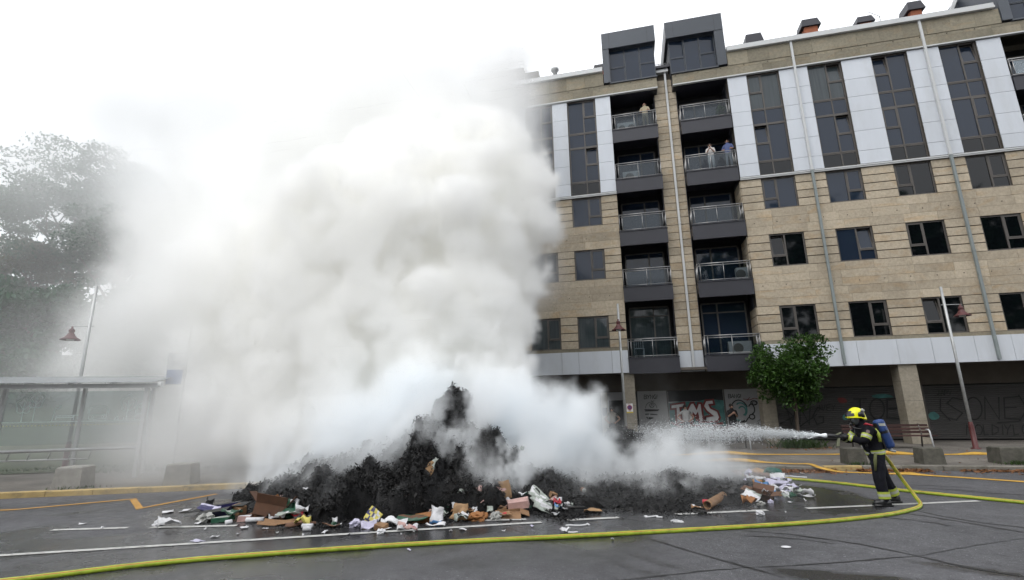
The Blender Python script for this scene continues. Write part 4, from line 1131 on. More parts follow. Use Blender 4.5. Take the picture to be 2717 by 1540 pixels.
# ------------------------------------------------------------------ people
M['skin'] = mat('skin', (.42, .25, .18), .55)
M['hair'] = mat('dark_hair', (.02, .015, .012), .7)
M['phone'] = mat('phone', (.01, .01, .012), .2)
_dg = [None]
def skin_body(name, V, E, R, G, mats, parent, sub=2):
    """one continuous body grown over a skeleton; each face takes the material of its nearest bone"""
    me = bpy.data.meshes.new(name); me.from_pydata(V, E, [])
    o = bpy.data.objects.new(name, me); C.objects.link(o)
    md = o.modifiers.new('skin', 'SKIN')
    for i, r_ in enumerate(R):
        sv = me.skin_vertices[0].data[i]; sv.radius = r_ if isinstance(r_, tuple) else (r_, r_); sv.use_root = (i == 0)
    md.use_smooth_shade = True
    ss = o.modifiers.new('sub', 'SUBSURF'); ss.levels = sub; ss.render_levels = sub
    bpy.context.view_layer.update()
    dg = bpy.context.evaluated_depsgraph_get()
    ev = o.evaluated_get(dg)
    nm = bpy.data.meshes.new_from_object(ev)
    o.modifiers.clear(); o.data = nm; nm.name = name
    nm.materials.clear()
    for m_ in mats: nm.materials.append(m_)
    Vv = [Vector(v) for v in V]
    for p in nm.polygons:
        c = p.center; best = 1e9; bi = 0
        for (i, j), g in zip(E, G):
            a, b_ = Vv[i], Vv[j]; ab = b_ - a; t = max(0, min(1, (c - a).dot(ab) / max(1e-9, ab.length_squared)))
            d = (c - a - ab * t).length / (R[i] if not isinstance(R[i], tuple) else max(R[i]))
            if d < best: best = d; bi = g
        p.material_index = bi; p.use_smooth = True
    o.parent = parent
    return o
def hand(parent, w_, d, pn, s, m, curl=.6, name='hand'):
    """palm, four bent fingers of unequal length and a thumb leaving the side of the palm"""
    w_, d, pn = Vector(w_), Vector(d).normalized(), Vector(pn).normalized()
    sd = d.cross(pn).normalized(); pn = sd.cross(d)
    b = MB(); L_ = .09 * s
    b.tube([w_, w_ + d * L_ * .3, w_ + d * L_], [.026 * s, .036 * s, .034 * s], 8)
    for k, (f, l_) in enumerate(((-.027, .066), (-.009, .078), (.009, .072), (.026, .056))):
        q = w_ + d * L_ * .92 + sd * f * s; l_ *= s
        q1 = q + (d * math.cos(curl) + pn * math.sin(curl)) * l_ * .45; q2 = q1 + (d * math.cos(2 * curl) + pn * math.sin(2 * curl)) * l_ * .32; q3 = q2 + (d * math.cos(2.7 * curl) + pn * math.sin(2.7 * curl)) * l_ * .25
        b.tube([q, q1, q2, q3], [.0105 * s, .0098 * s, .009 * s, .007 * s], 6)
    t0 = w_ + d * L_ * .25 - sd * .03 * s; t1 = t0 - sd * .022 * s + d * .03 * s + pn * .012 * s
    b.tube([t0, t1, t1 + d * .025 * s + pn * .018 * s], [.013 * s, .0115 * s, .008 * s], 6)
    return b.build(name, m, parent, True)
def onlooker(loc, rz, H, shirt, trousers, lab, pose, hair=True, legs=None):
    r = empty('person', loc, rz, lab, 'person', None)
    k = H / 1.75
    ms = [mat('shirt', shirt, .85, var=.15, scale=12), mat('trousers', trousers, .85), M['skin'], mat('shoe', (.03, .03, .03), .6)]
    V, E, R, G = [], [], [], []
    def v(p, r_): V.append(tuple(c * k for c in p)); R.append(tuple(q * k for q in r_) if isinstance(r_, tuple) else r_ * k); return len(V) - 1
    def e(i, j, g): E.append((i, j)); G.append(g)
    pel = v((0, 0, .95), (.15, .11)); sp = v((0, -.0, 1.15), (.145, .105)); ch = v((0, 0, 1.36), (.165, .11)); ne = v((0, 0, 1.49), .055); hd = v((0, -.02, 1.60), (.075, .09)); ht = v((0, -.01, 1.70), .06)
    e(pel, sp, 0); e(sp, ch, 0); e(ch, ne, 0); e(ne, hd, 2); e(hd, ht, 2)
    no = v((0, -.105, 1.595), .018); e(hd, no, 2)
    for s in (-1, 1):
        hp = v((s * .09, 0, .88), .092); kn = v((s * .1, -.02, .48), .062); an_ = v((s * .11, .02, .09), .045); to = v((s * .12, -.14, .04), .035)
        e(pel, hp, 1); e(hp, kn, 1); e(kn, an_, 1); e(an_, to, 3)
        sh = v((s * .18, 0, 1.40), .062); e(ch, sh, 0)
        if pose == 'phone': el, wr = (s * .22, -.04, 1.14), (s * .06, -.24, 1.30)
        elif pose == 'hips': el, wr = (s * .38, .05, 1.16), (s * .19, -.05, 1.0)
        elif pose == 'rail': el, wr = (s * .26, -.08, 1.15), (s * .2, -.30, 1.06)
        else: el, wr = (s * .23, .02, 1.13), (s * .2, -.1, .9)
        ei = v(el, .047); wi = v(wr, .033); e(sh, ei, 0 if pose != 'hips' else 2); e(ei, wi, 2)
        dd = Vector(wr) - Vector(el)
        hand(r, Vector(wr) * k, dd, (-s, -.2, -.3) if pose != 'phone' else (-s, 0, .3), k, M['skin'])
    skin_body('body', V, E, R, G, ms, r, 2)
    if hair:
        b = MB(); b.lathe([(.082, -.06), (.096, 0), (.088, .06), (.05, .1), (0, .112)], 14, (0, .015, 1.64)); b.v = [(x * k, (y * 1.15) * k, z * k) for x, y, z in b.v]; b.build('hair', M['hair'], r, True)
    b = MB()
    for s in (-1, 1): b.tube([(s * .03 * k, -.098 * k, 1.62 * k), (s * .03 * k, -.106 * k, 1.62 * k)], .009 * k, 6)
    b.build('eyes', M['hair'], r)
    b = MB()
    for s in (-1, 1): b.tube([(s * .08 * k, .0, 1.58 * k), (s * .088 * k, .005, 1.63 * k)], .018 * k, 6)
    b.build('ears', M['skin'], r, True)
    if pose == 'phone':
        o = MB().box(-.037, .037, -.275, -.265, 1.31, 1.45).build('phone', M['phone']); o.scale = (k, k, k); o.location = loc; o.rotation_euler = (0, 0, rz)
        tag(o, 'small black phone held up by the ' + lab.split(' with')[0].split(' filming')[0].split(' in front')[0], 'phone')
    return r
onlooker((1.74, 24.45, 15.82), rad(-8), 1.66, (.42, .36, .25), (.18, .16, .12), 'bald man in beige shirt leaning on the highest left balcony', 'rail', False)
onlooker((4.72, 24.42, 13.03), rad(-12), 1.60, (.62, .60, .58), (.42, .42, .42), 'woman in white top filming from a balcony right of the downpipe', 'phone')
onlooker((5.55, 24.45, 13.03), rad(-18), 1.72, (.10, .13, .28), (.22, .23, .25), 'bald man in blue polo shirt leaning on a balcony rail', 'rail', False)
onlooker((-.95, 24.9, PZ), rad(-5), 1.66, (.22, .20, .17), (.05, .05, .06), 'person in a pale vest with hands on hips in the shop doorway', 'hips')
onlooker((2.42, 25.2, PZ), rad(5), 1.70, (.40, .40, .40), (.04, .04, .05), 'person in white t-shirt before the TMS graffiti', 'hips')
onlooker((4.42, 25.0, PZ), rad(8), 1.72, (.012, .012, .014), (.02, .02, .025), 'person in black t-shirt in front of the painted head', 'phone')

# balcony clutter
M['aircon'] = mat('aircon_housing', (.26, .27, .27), .5, var=.15)
def aircon(loc, w_, n, lab):
    r = empty('air_conditioner', loc, 0, lab, 'air conditioner', None)
    b = MB(); b.box(-w_ / 2, w_ / 2, 0, .3, .04, .66); b.build('housing', M['aircon'], r)
    for i in range(n):
        cx = -w_ / 2 + w_ * (i + .5) / n - (.08 if n == 1 else 0)
        b = MB(); b.tube([(cx, -.006, .35), (cx, .02, .35)], .22 if n == 1 else .17, 20); b.build('fan_grille', M['dark_frame'], r)
aircon((.75, 24.5, 15.83), .95, 2, 'white twin-fan unit on the highest left balcony')
aircon((.8, 24.6, 13.04), .85, 1, 'air conditioner on the second balcony from the top, left stack')
aircon((5.5, 24.45, 7.42), .55, 1, 'small white air conditioner at the right end of a balcony near the stone wall')
aircon((5.1, 24.9, 4.01), 1.0, 1, 'white air conditioner on the lowest right balcony above the street tree')
ch = empty('chair', (.55, 24.5, 4.02), rad(170), 'white metal chair on the lowest left balcony', 'chair')
b = MB(); b.tube([(-.2, .18, 0), (-.2, .2, .45), (-.2, .24, .78), (-.15, .25, .84), (.15, .25, .84), (.2, .24, .78), (.2, .2, .45), (.2, .18, 0)], .014, 6)
for x in (-.1, 0, .1): b.tube([(x, .2, .45), (x, .25, .83)], .008, 5)
b.build('backrest', M['white_leg'], ch)
b = MB(); b.box(-.2, .2, -.2, .2, .43, .46); b.build('seat', M['white_leg'], ch)
for x in (-.18, .18): MB().tube([(x, -.18, .43), (x, -.2, 0)], .014, 6).build('leg', M['white_leg'], ch)

pp = empty('potted_plant', (5.45, 24.5, 15.83), 0, 'leafy green potted plant at the right end of the highest right balcony', 'plant')
MB().lathe([(0, 0), (.11, 0), (.15, .26), (.13, .26), (.1, .22), (0, .22)], 14).build('pot', M['brick'], pp, True)
d = rng.normal(size=(420, 3)); d /= np.linalg.norm(d, axis=1, keepdims=True)
V, F = leaf_quads(np.array([0, 0, .55]) + d * np.array([.26, .22, .38]) * rng.uniform(.3, 1, (420, 1)), .1, .1, .4)
np_mesh('foliage', V, F, M['leaf'], pp)
# ------------------------------------------------------------------ hoses
M['hose'] = mat('hose_lime', (.33, .43, .03), .5, var=.25, scale=9, dirt=.75, dirtcol=(.09, .13, .02), dscale=5, bump=.3, bscale=120)
M['hose_red'] = mat('hose_red_stripe', (.40, .08, .02), .6)
M['flat_hose'] = mat('flat_hose', (.50, .29, .04), .6, var=.3, scale=6, dirt=.3, dirtcol=(.25, .12, .02), dscale=3)
def spline(P, n=14):
    P = [Vector(p) for p in P]; out = []
    for i in range(len(P) - 1):
        a, b, c, d = P[max(0, i - 1)], P[i], P[i + 1], P[min(len(P) - 1, i + 2)]
        for k in range(n):
            t = k / n
            out.append(.5 * ((2 * b) + (c - a) * t + (2 * a - 5 * b + 4 * c - d) * t * t + (3 * b - a - 3 * c + d) * t ** 3))
    out.append(P[-1]); return out
def lime_hose(pts, r_, parent, nm):
    b = MB(); n = 20; P = spline(pts, 16); b.tube(P, [r_ * (1 + .03 * math.sin(i * 1.7)) for i in range(len(P))], n)
    for i in range(len(P) - 1):
        for j in (4, 7): b.m[i * n + j] = 1
    return b.build(nm, [M['hose'], M['hose_red']], parent, True)
hz = .032
FH = empty('fire_hose', (3.95, 11.08, 0), label='thick lime green fire hose looping across the road up to the firefighter nozzle', cat='fire hose')
o = lime_hose([(-11.5, 1.6, hz), (-9.0, 3.55, hz), (-7.12, 4.93, hz), (-5.77, 5.9, hz), (-3.32, 7.04, hz), (-.62, 8.03, hz), (2.39, 9.22, hz), (3.81, 9.97, hz), (4.55, 10.55, hz), (4.93, 11.0, hz + .01), (5.02, 11.32, .13), (4.92, 11.42, .38), (4.8, 11.42, .62), (4.66, 11.42, .86), (4.45, 11.44, 1.0), (4.2, 11.36, 1.12), (4.0, 11.16, 1.2), (3.93, 11.09, 1.21)], hz, None, 'hose')
world_child(o, FH)
b = MB(); b.tube([(3.95, 11.09, 1.21), (3.88, 11.085, 1.22), (3.87, 11.085, 1.22), (3.80, 11.085, 1.225), (3.79, 11.085, 1.225), (3.68, 11.09, 1.24), (3.66, 11.09, 1.24), (3.63, 11.09, 1.245)], [.035, .035, .028, .028, .042, .042, .036, .036], 14)
world_child(b.build('nozzle', mat('nozzle_black', (.015, .015, .017), .4), None, True), FH)
b = MB(); b.obox((3.80, 11.08, 1.125), (.022, 0, 0), (0, .014, 0), (.018, 0, .075)); b.obox((3.82, 11.08, 1.275), (.05, 0, .02), (0, .02, 0), (0, 0, .01))
world_child(b.build('pistol_grip', mat('grip', (.20, .21, .14), .5)), FH)
h2 = lime_hose([(2.6, 14.75, hz), (3.71, 14.27, hz), (4.53, 13.68, hz), (5.54, 12.62, hz), (6.84, 11.55, hz), (8.4, 10.2, hz), (10.5, 8.3, hz)], hz, None, 'fire_hose')
tag(h2, 'second lime green fire hose running from the rubbish to the right edge', 'fire hose')
def flat_hose(P, twist, w_, lab):
    P = spline(P, 16); b = MB(); vs = []
    for i, p in enumerate(P):
        t = (P[min(i + 1, len(P) - 1)] - P[max(0, i - 1)]).normalized(); sd = Vector((0, 0, 1)).cross(t).normalized()
        a = twist(p.x); c = sd * math.cos(a) + Vector((0, 0, 1)) * math.sin(a); n_ = t.cross(c)
        q = p + Vector((0, 0, abs(math.sin(a)) * w_ / 2))
        vs += [q - c * w_ / 2 - n_ * .006, q + c * w_ / 2 - n_ * .006, q + c * w_ / 2 + n_ * .006, q - c * w_ / 2 + n_ * .006]
    F = []
    for i in range(len(P) - 1):
        for j in range(4): F.append((4 * i + j, 4 * i + (j + 1) % 4, 4 * i + 4 + (j + 1) % 4, 4 * i + 4 + j))
    b.add(vs, F + [(0, 1, 2, 3)]); o = b.build('flat_hose', M['flat_hose'], None, True)
    return tag(o, lab, 'fire hose')
bump_ = lambda x, c, w_, a: a * math.exp(-((x - c) / w_) ** 2)
flat_hose([(1.2, 19.0, PZ + .012), (2.8, 19.25, PZ + .012), (4.2, 19.3, PZ + .012), (6.7, 19.43, PZ + .012), (8.7, 19.5, PZ + .012), (9.6, 19.5, PZ + .012), (11.5, 19.6, PZ + .012), (14, 19.8, PZ + .012)],
          lambda x: .12 + bump_(x, 2.9, .75, 1.3) + bump_(x, 7.9, .75, 1.3) + bump_(x, 10.6, .4, .6), .115, 'flat yellow hose lying on the pavement behind the bollards')
flat_hose([(1.6, 17.2, PZ + .012), (2.6, 17.1, PZ + .012), (3.6, 16.85, PZ + .012), (4.4, 16.5, PZ + .015), (4.75, 16.28, PZ + .03), (4.95, 15.98, .08), (5.3, 15.85, .02), (5.9, 15.72, .012), (7.17, 15.31, .012), (8.55, 14.45, .012), (11, 12.8, .012)],
          lambda x: .1 + bump_(x, 2.9, .6, 1.3) + bump_(x, 5.05, .25, .4) + bump_(x, 6.8, .25, .5), .10, 'flat yellow hose sliding off the kerb onto the road behind the firefighter')

# ------------------------------------------------------------------ firefighter, leaning back on the hose, seen from the left side
FF = empty('firefighter', (4.42, 11.2, 0), label='firefighter in black gear and yellow helmet aiming a water jet', cat='person')
M['coat'] = mat('turnout_coat', (.006, .006, .009), .85, var=.4, scale=10, spec=.18, bump=.7, bscale=26)
M['trouser'] = mat('turnout_trousers', (.007, .0075, .012), .85, var=.4, scale=8, spec=.18, bump=.7, bscale=20)
M['boot'] = mat('rubber_boot', (.008, .008, .009), .35)
M['glove'] = mat('black_glove', (.015, .015, .016), .7)
M['hivis'] = mat('hivis_yellow', (.32, .38, .045), .5, var=.3, scale=20)
M['reflect'] = mat('reflective_silver', (.36, .37, .33), .35)
Vj = dict(pel=((4.45, 11.2, .86), (.165, .18)), sp=((4.42, 11.2, 1.02), (.15, .18)), ch=((4.385, 11.2, 1.2), (.165, .2)), uc=((4.34, 11.2, 1.33), (.14, .19)), ne=((4.285, 11.2, 1.43), (.09, .09)), hd=((4.225, 11.19, 1.54), (.095, .095)), ht=((4.22, 11.19, 1.63), (.08, .08)),
          ls=((4.31, 11.0, 1.345), (.095, .095)), le=((4.185, 10.93, 1.125), (.08, .08)), lw=((3.965, 11.02, 1.215), (.056, .056)),
          rs=((4.30, 11.4, 1.345), (.095, .095)), re=((4.12, 11.46, 1.13), (.08, .08)), rw=((3.95, 11.24, 1.185), (.056, .056)),
          lh=((4.42, 11.09, .80), (.125, .125)), lk=((4.365, 11.05, .46), (.105, .105)), lm=((4.39, 11.04, .26), (.1, .1)), la=((4.40, 11.03, .10), (.085, .085)), lt=((4.27, 11.01, .055), (.05, .05)),
          rh=((4.49, 11.32, .80), (.125, .125)), rk=((4.575, 11.36, .47), (.105, .105)), rm=((4.66, 11.39, .27), (.1, .1)), ra=((4.715, 11.41, .115), (.085, .085)), rt=((4.60, 11.40, .055), (.05, .05)))
ks = list(Vj); ix = {k: i for i, k in enumerate(ks)}
El = [('pel', 'sp', 0), ('sp', 'ch', 0), ('ch', 'uc', 0), ('uc', 'ne', 0), ('ne', 'hd', 3), ('hd', 'ht', 3), ('uc', 'ls', 0), ('ls', 'le', 0), ('le', 'lw', 0), ('uc', 'rs', 0), ('rs', 're', 0), ('re', 'rw', 0),
      ('pel', 'lh', 1), ('lh', 'lk', 1), ('lk', 'lm', 1), ('lm', 'la', 1), ('la', 'lt', 2), ('pel', 'rh', 1), ('rh', 'rk', 1), ('rk', 'rm', 1), ('rm', 'ra', 1), ('ra', 'rt', 2)]
o = skin_body('body', [Vj[k][0] for k in ks], [(ix[a], ix[b_]) for a, b_, g in El], [Vj[k][1] for k in ks], [g for *_, g in El], [M['coat'], M['trouser'], M['boot'], M['boot']], None, 2)
o.data.transform(Matrix.Translation((-4.42, -11.2, 0))); o.parent = FF
def ff(mb, name, mats, smooth=True): return mb.build(name, mats, FF, smooth, world=True)
def bands(a, b_, ra_, rb_, name='reflective_band', n=14, sq=1.0):
    a, b_ = Vector(a), Vector(b_); m_ = MB()
    for t0, t1, mi in ((0, .33, 0), (.33, .67, 1), (.67, 1, 0)):
        m_.tube([a.lerp(b_, t0), a.lerp(b_, t1)], [ra_ + (rb_ - ra_) * t0 + (.002 if mi else 0), ra_ + (rb_ - ra_) * t1 + (.002 if mi else 0)], n, mi, cap=False)
    return ff(m_, name, [M['hivis'], M['reflect']])
def P_(k): return Vector(Vj[k][0])
bands(P_('ls').lerp(P_('le'), .38), P_('ls').lerp(P_('le'), .72), .088, .082)
bands(P_('le').lerp(P_('lw'), .74), P_('le').lerp(P_('lw'), .98), .066, .058)
bands(P_('rs').lerp(P_('re'), .4), P_('rs').lerp(P_('re'), .72), .088, .082)
bands(P_('re').lerp(P_('rw'), .74), P_('re').lerp(P_('rw'), .98), .066, .058)
bands((4.392, 11.037, .255), (4.40, 11.032, .135), .098, .098); bands((4.665, 11.39, .275), (4.71, 11.41, .15), .098, .098)
m_ = MB()
for z0, z1, mi, g_ in ((.90, .925, 0, 0), (.925, .955, 1, .003), (.955, .98, 0, 0)):
    pr = []
    for z_ in (z0, z1):
        cx = 4.445 - (z_ - .9) * .18
        pr.append([(cx + (.158 + g_) * math.cos(6.2832 * k / 24), 11.2 + (.19 + g_) * math.sin(6.2832 * k / 24), z_ + .02 * math.cos(6.2832 * k / 24)) for k in range(24)])
    m_.add(pr[0] + pr[1], [(k, (k + 1) % 24, 24 + (k + 1) % 24, 24 + k) for k in range(24)], mi)
ff(m_, 'waist_band', [M['hivis'], M['reflect']])
m_ = MB(); m_.tube([(4.44, 11.055, 1.36), (4.475, 11.02, 1.28), (4.485, 11.02, 1.13)], [.028, .03, .026], 8); ff(m_, 'back_strip', M['hivis'])
m_ = MB(); m_.tube([(4.33, 11.04, 1.435), (4.26, 11.02, 1.38), (4.215, 11.03, 1.22), (4.25, 11.02, 1.05)], .022, 8); m_.tube([(4.33, 11.36, 1.435), (4.24, 11.36, 1.38), (4.2, 11.36, 1.2), (4.27, 11.36, 1.05)], .022, 8)
ff(m_, 'shoulder_strap', mat('strap', (.05, .05, .055), .6))
m_ = MB(); m_.obox((4.335, 11.03, 1.432), (.06, 0, -.02), (0, .05, -.02), (.002, .006, .01)); ff(m_, 'shoulder_patch', mat('red_patch', (.35, .02, .035), .6))
m_ = MB(); m_.lathe([(0, 0), (.032, 0), (.032, .006), (0, .006)], 14); q = m_.build('sleeve_badge', [mat('badge', (.16, .12, .12), .6)]); q.matrix_basis = Matrix.Translation((4.265, 10.912, 1.325)) @ Euler((rad(82), 0, rad(-12))).to_matrix().to_4x4(); world_child(q, FF)
# helmet
def dome(c, r3, z0, n=20, k=9, front=0):
    vs = []; F = []
    for i in range(k + 1):
        ph = math.pi / 2 * (1 - i / k) if z0 == 0 else math.pi / 2 - (math.pi / 2 - z0) * i / k
        for j in range(n):
            a = 6.28318 * j / n; ca, sa = math.cos(a), math.sin(a)
            fx = 1 + front * max(0, -ca) * (i / k) ** 3
            vs.append((c[0] + r3[0] * math.cos(ph) * ca * fx, c[1] + r3[1] * math.cos(ph) * sa, c[2] + r3[2] * math.sin(ph)))
    for i in range(k):
        for j in range(n): F.append((i * n + j, (i + 1) * n + j, (i + 1) * n + (j + 1) % n, i * n + (j + 1) % n))
    return vs, F
HT = Matrix.Translation((4.225, 11.19, 1.60)) @ Matrix.Rotation(rad(-7), 4, 'Y')
def hp(mb, name, mats, par=None):
    o = mb.build(name, mats, None, True); o.matrix_basis = HT @ o.matrix_basis; world_child(o, par or FF); return o
M['helmet'] = mat('helmet_yellow', (.78, .78, .0), .3, var=.06, scale=8)
vs, F = dome((0, 0, 0), (.155, .125, .165), rad(-8), 24, 10, .12)
vs = [(x, y, z - (.07 * max(0, x / .155) ** 1.5 if z < .05 else 0)) for x, y, z in vs]
HE = hp(MB().add(vs, F), 'helmet', M['helmet'])
m_ = MB(); m_.tube([(-.17, .06, .0), (-.185, 0, .005), (-.17, -.06, .0), (-.1, -.125, -.012), (.02, -.137, -.03), (.1, -.105, -.07), (.145, 0, -.085), (.1, .105, -.07), (.02, .137, -.03), (-.1, .125, -.012), (-.17, .06, .0)], .011, 6); hp(m_, 'rim', M['helmet'], HE)
m_ = MB()
for sd in (-1, 1):
    m_.add([(x, sd * y, z) for x, y, z in ((-.005, .135, .06), (.075, .118, .095), (.115, .092, .06), (.105, .105, -.03), (.03, .135, -.035), (-.02, .138, .0), (-.005, .115, .06), (.075, .098, .095), (.115, .072, .06), (.105, .085, -.03), (.03, .115, -.035), (-.02, .118, .0))], [(0, 1, 2, 3, 4, 5), (0, 6, 7, 1), (1, 7, 8, 2), (2, 8, 9, 3), (3, 9, 10, 4), (4, 10, 11, 5), (5, 11, 6, 0)])
hp(m_, 'side_plate', M['boot'], HE)
vs, F = dome((-.022, 0, .0), (.15, .118, .152), rad(5), 20, 8, .1); vs2 = [(x, y, z) for x, y, z in vs]
keep = [f for f in F if sum(vs2[i][0] for i in f) / 4 < -.085 and sum(vs2[i][2] for i in f) / 4 < .115 and abs(sum(vs2[i][1] for i in f) / 4) < .11]
hp(MB().add([(x * 1.06, y * 1.02, z) for x, y, z in vs2], keep), 'raised_visor', mat('dark_visor', (.02, .02, .025), .15), HE)
m_ = MB(); m_.obox((.10, -.085, .095), (.02, .012, -.018), (.012, .004, .018), (.01, -.012, 0)); hp(m_, 'helmet_mark', M['reflect'], HE)
# face mask and regulator, hood
m_ = MB(); vs, F = dome((0, 0, 0), (.095, .088, .105), rad(-80), 18, 12)
m_.add([(x * .95 - .032, y, z - .065) for x, y, z in vs], F); hp(m_, 'mask_window', mat('mask_window', (.05, .055, .06), .08, spec=.8))
m_ = MB(); m_.tube([(-.10, 0, -.125), (-.15, 0, -.135), (-.165, 0, -.137)], [.035, .04, .03], 12); m_.tube([(-.14, -.02, -.15), (-.12, -.09, -.21), (.0, -.13, -.25), (.06, -.12, -.22)], .015, 8); hp(m_, 'breathing_valve', M['boot'])
# gloves
hand(FF, P_('lw') - Vector((4.42, 11.2, 0)) + Vector((-.005, 0, 0)), (-.9, .32, .2), (.2, .9, -.35), 1.15, M['glove'], .75, 'glove')
hand(FF, P_('rw') - Vector((4.42, 11.2, 0)) + Vector((-.005, 0, 0)), (-.8, -.55, .2), (.1, -.6, .6), 1.15, M['glove'], .75, 'glove')
# boot soles and toes
for k, t in (('la', 'lt'), ('ra', 'rt')):
    a, t_ = P_(k), P_(t); d = (t_ - a); d.z = 0; d.normalize(); s_ = Vector((-d.y, d.x, 0)); m_ = MB()
    m_.obox((a.x + d.x * .06, a.y + d.y * .06, .02), d * .155, s_ * .055, (0, 0, .02)); m_.tube([a - d * .06 + Vector((0, 0, -.03)), a + d * .05 + Vector((0, 0, -.035)), t_ + d * .04 + Vector((0, 0, .0)), t_ + d * .075 + Vector((0, 0, -.01))], [.07, .068, .055, .03], 12)
    ff(m_, 'boot', M['boot'])
# breathing apparatus
A0, A1 = Vector((4.585, 11.22, 1.505)), Vector((4.715, 11.24, 1.02)); m_ = MB(); d = (A1 - A0)
m_.tube([A0 - d * .045, A0 - d * .035, A0, A0 + d * .06, A1 - d * .08, A1, A1 + d * .05], [.02, .06, .09, .098, .098, .085, .03], 18); AC = ff(m_, 'air_cylinder', mat('cylinder_blue', (.014, .045, .17), .55, var=.25, scale=7, bump=.3, bscale=30))
m_ = MB(); m_.tube([A0 + d * .10, A0 + d * .2], .1, 18, cap=False); 
lab_ = MB(); c_ = A0 + d * .14
for k in range(5):
    a0_, a1_ = rad(-120 + 14 * k), rad(-120 + 14 * (k + 1))
    lab_.add([c_ + Vector((.1005 * math.cos(a), .1005 * math.sin(a), 0)) + d.normalized() * h_ for a, h_ in ((a0_, -.025), (a1_, -.025), (a1_, .025), (a0_, .025))], [(0, 1, 2, 3)])
world_child(lab_.build('label', M['reflect']), AC)
m_ = MB(); m_.tube([A0 + d * .36, A0 + d * .46], .1015, 18, cap=False); world_child(m_.build('strap', M['boot'], None, True), AC)
m_ = MB(); m_.tube([A1 + d * .03, A1 + d * .14], .028, 10); m_.tube([A1 + d * .1 + Vector((-.05, -.02, 0)), A1 + d * .12 + Vector((.06, -.02, -.02))], .022, 8); world_child(m_.build('valve', M['galvanised'], None, True), AC)
m_ = MB(); m_.obox((4.545, 11.22, 1.22), (.014, 0, -.002), (0, .13, 0), (.05, 0, -.24)); ff(m_, 'back_plate', M['boot'], False)
m_ = MB(); m_.tube([(4.36, 11.0, .93), (4.33, 10.985, .8), (4.31, 10.99, .62)], [.025, .03, .018], 8); ff(m_, 'hanging_strap', mat('strap_olive', (.10, .11, .04), .8))

# ------------------------------------------------------------------ water jet
J0, J1 = np.array([3.63, 11.09, 1.245]), np.array([.15, 15.3, 1.0])
WJ = bpy.data.meshes.new('water_jet')
def make_jet():
    b = MB(); n = 26
    for q in range(5):
        P = []; R_ = []
        for i in range(n):
            t = .19 * i / (n - 1); sp = .02 + .5 * t
            c = J0 + (J1 - J0) * t + np.array([0, 0, .10 * t]) + (0 if i == 0 else 1) * rng.normal(0, .11 * sp * (1 + q), 3) * (0 if q == 0 and i < 3 else 1)
            P.append(c); R_.append(max(.004, (.034 + .012 * math.sin(i * 1.3)) * (1 - .8 * i / n) * (1 if q == 0 else .45)))
        b.tube(P, R_, 7)
    V0, F0 = np.array(b.v), b.f
    N = 30000
    t = rng.uniform(.02, 1, N) ** .8; sp = .02 + .36 * t ** .9
    c = J0 + (J1 - J0) * t[:, None] + rng.normal(0, 1, (N, 3)) * sp[:, None] * np.array([.6, .6, .5])
    g_ = (fbm((400,), 18, 3) * .5); c[:, 2] += g_[np.minimum(399, (t * 399).astype(int))] * sp * .6 + .3 * t - .42 * t ** 2
    c = c[c[:, 2] > .03]; N = len(c)
    s = rng.uniform(.0022, .006, N) * rng.choice([1, 1, 1, 1.7], N); dv = (J1 - J0) / np.linalg.norm(J1 - J0)
    ax = np.array([[1, 0, 0], [0, 1, 0], [0, 0, 1.]])
    T = np.array([[1, 1, 1], [-1, -1, 1], [-1, 1, -1], [1, -1, -1]]) * .8
    V = c[:, None, :] + s[:, None, None] * (T[None] + 1.6 * rng.uniform(-1, 1, (N, 4, 1)) * dv)
    F = (np.arange(N)[:, None, None] * 4 + np.array([[0, 1, 2], [0, 3, 1], [0, 2, 3], [1, 3, 2]])[None]).reshape(-1, 3)
    m = mat('white_water', (.85, .88, .9), .25, spec=.6)
    o = np_mesh('water_spray', V.reshape(-1, 3), F, m)
    tag(o, 'fan of flying water droplets in front of the graffiti', 'water', kind='stuff')
    o = b.build('water_jet', m, None, True)
    tag(o, 'white foaming water jet leaving the firefighter nozzle', 'water', kind='stuff')
make_jet()

# ------------------------------------------------------------------ charred heap
CR = [(-8.5, 10, .05), (-8.32, 10.2, .14), (-7.97, 10.5, .36), (-7.44, 10.6, .54), (-6.54, 10.6, .76), (-5.66, 10.6, .98), (-5.14, 10.7, 1.18), (-4.8, 10.8, 1.42), (-4.52, 10.8, 1.3), (-4.42, 10.9, 1.5), (-4.34, 10.9, 1.8), (-4.25, 10.9, 2.0), (-4.05, 10.9, 2.06), (-3.82, 11, 2.04), (-3.68, 11, 1.88), (-3.56, 11, 1.58), (-3.23, 11, 1.26), (-2.97, 11, 1.22), (-2.84, 11, .92), (-2.5, 11.2, .64), (-2.1, 11.3, .44), (-1.7, 11.5, .34), (-1.2, 11.8, .12), (-.7, 12, .15), (0, 12, .10), (.8, 12.2, .2), (1.35, 12.2, .12), (1.9, 12.2, .04), (2.5, 12.2, .02)]
FR = [(-8.5, 9.9), (-8.0, 9.6), (-6.93, 8.8), (-6.38, 8.55), (-5.35, 8.3), (-4.9, 8.55), (-4.11, 8.6), (-3.6, 9.0), (-2.86, 9.25), (-2.45, 9.75), (-1.75, 9.85), (-1.35, 9.3), (-1.0, 9.7), (-.6, 10.3), (0, 10.3), (.7, 10.25), (1.3, 10.7), (1.9, 11.1), (2.5, 11.5)]
HX, HY = np.arange(-8.6, 2.61, .045), np.arange(7.9, 15, .045)
rng = np.random.default_rng(21)
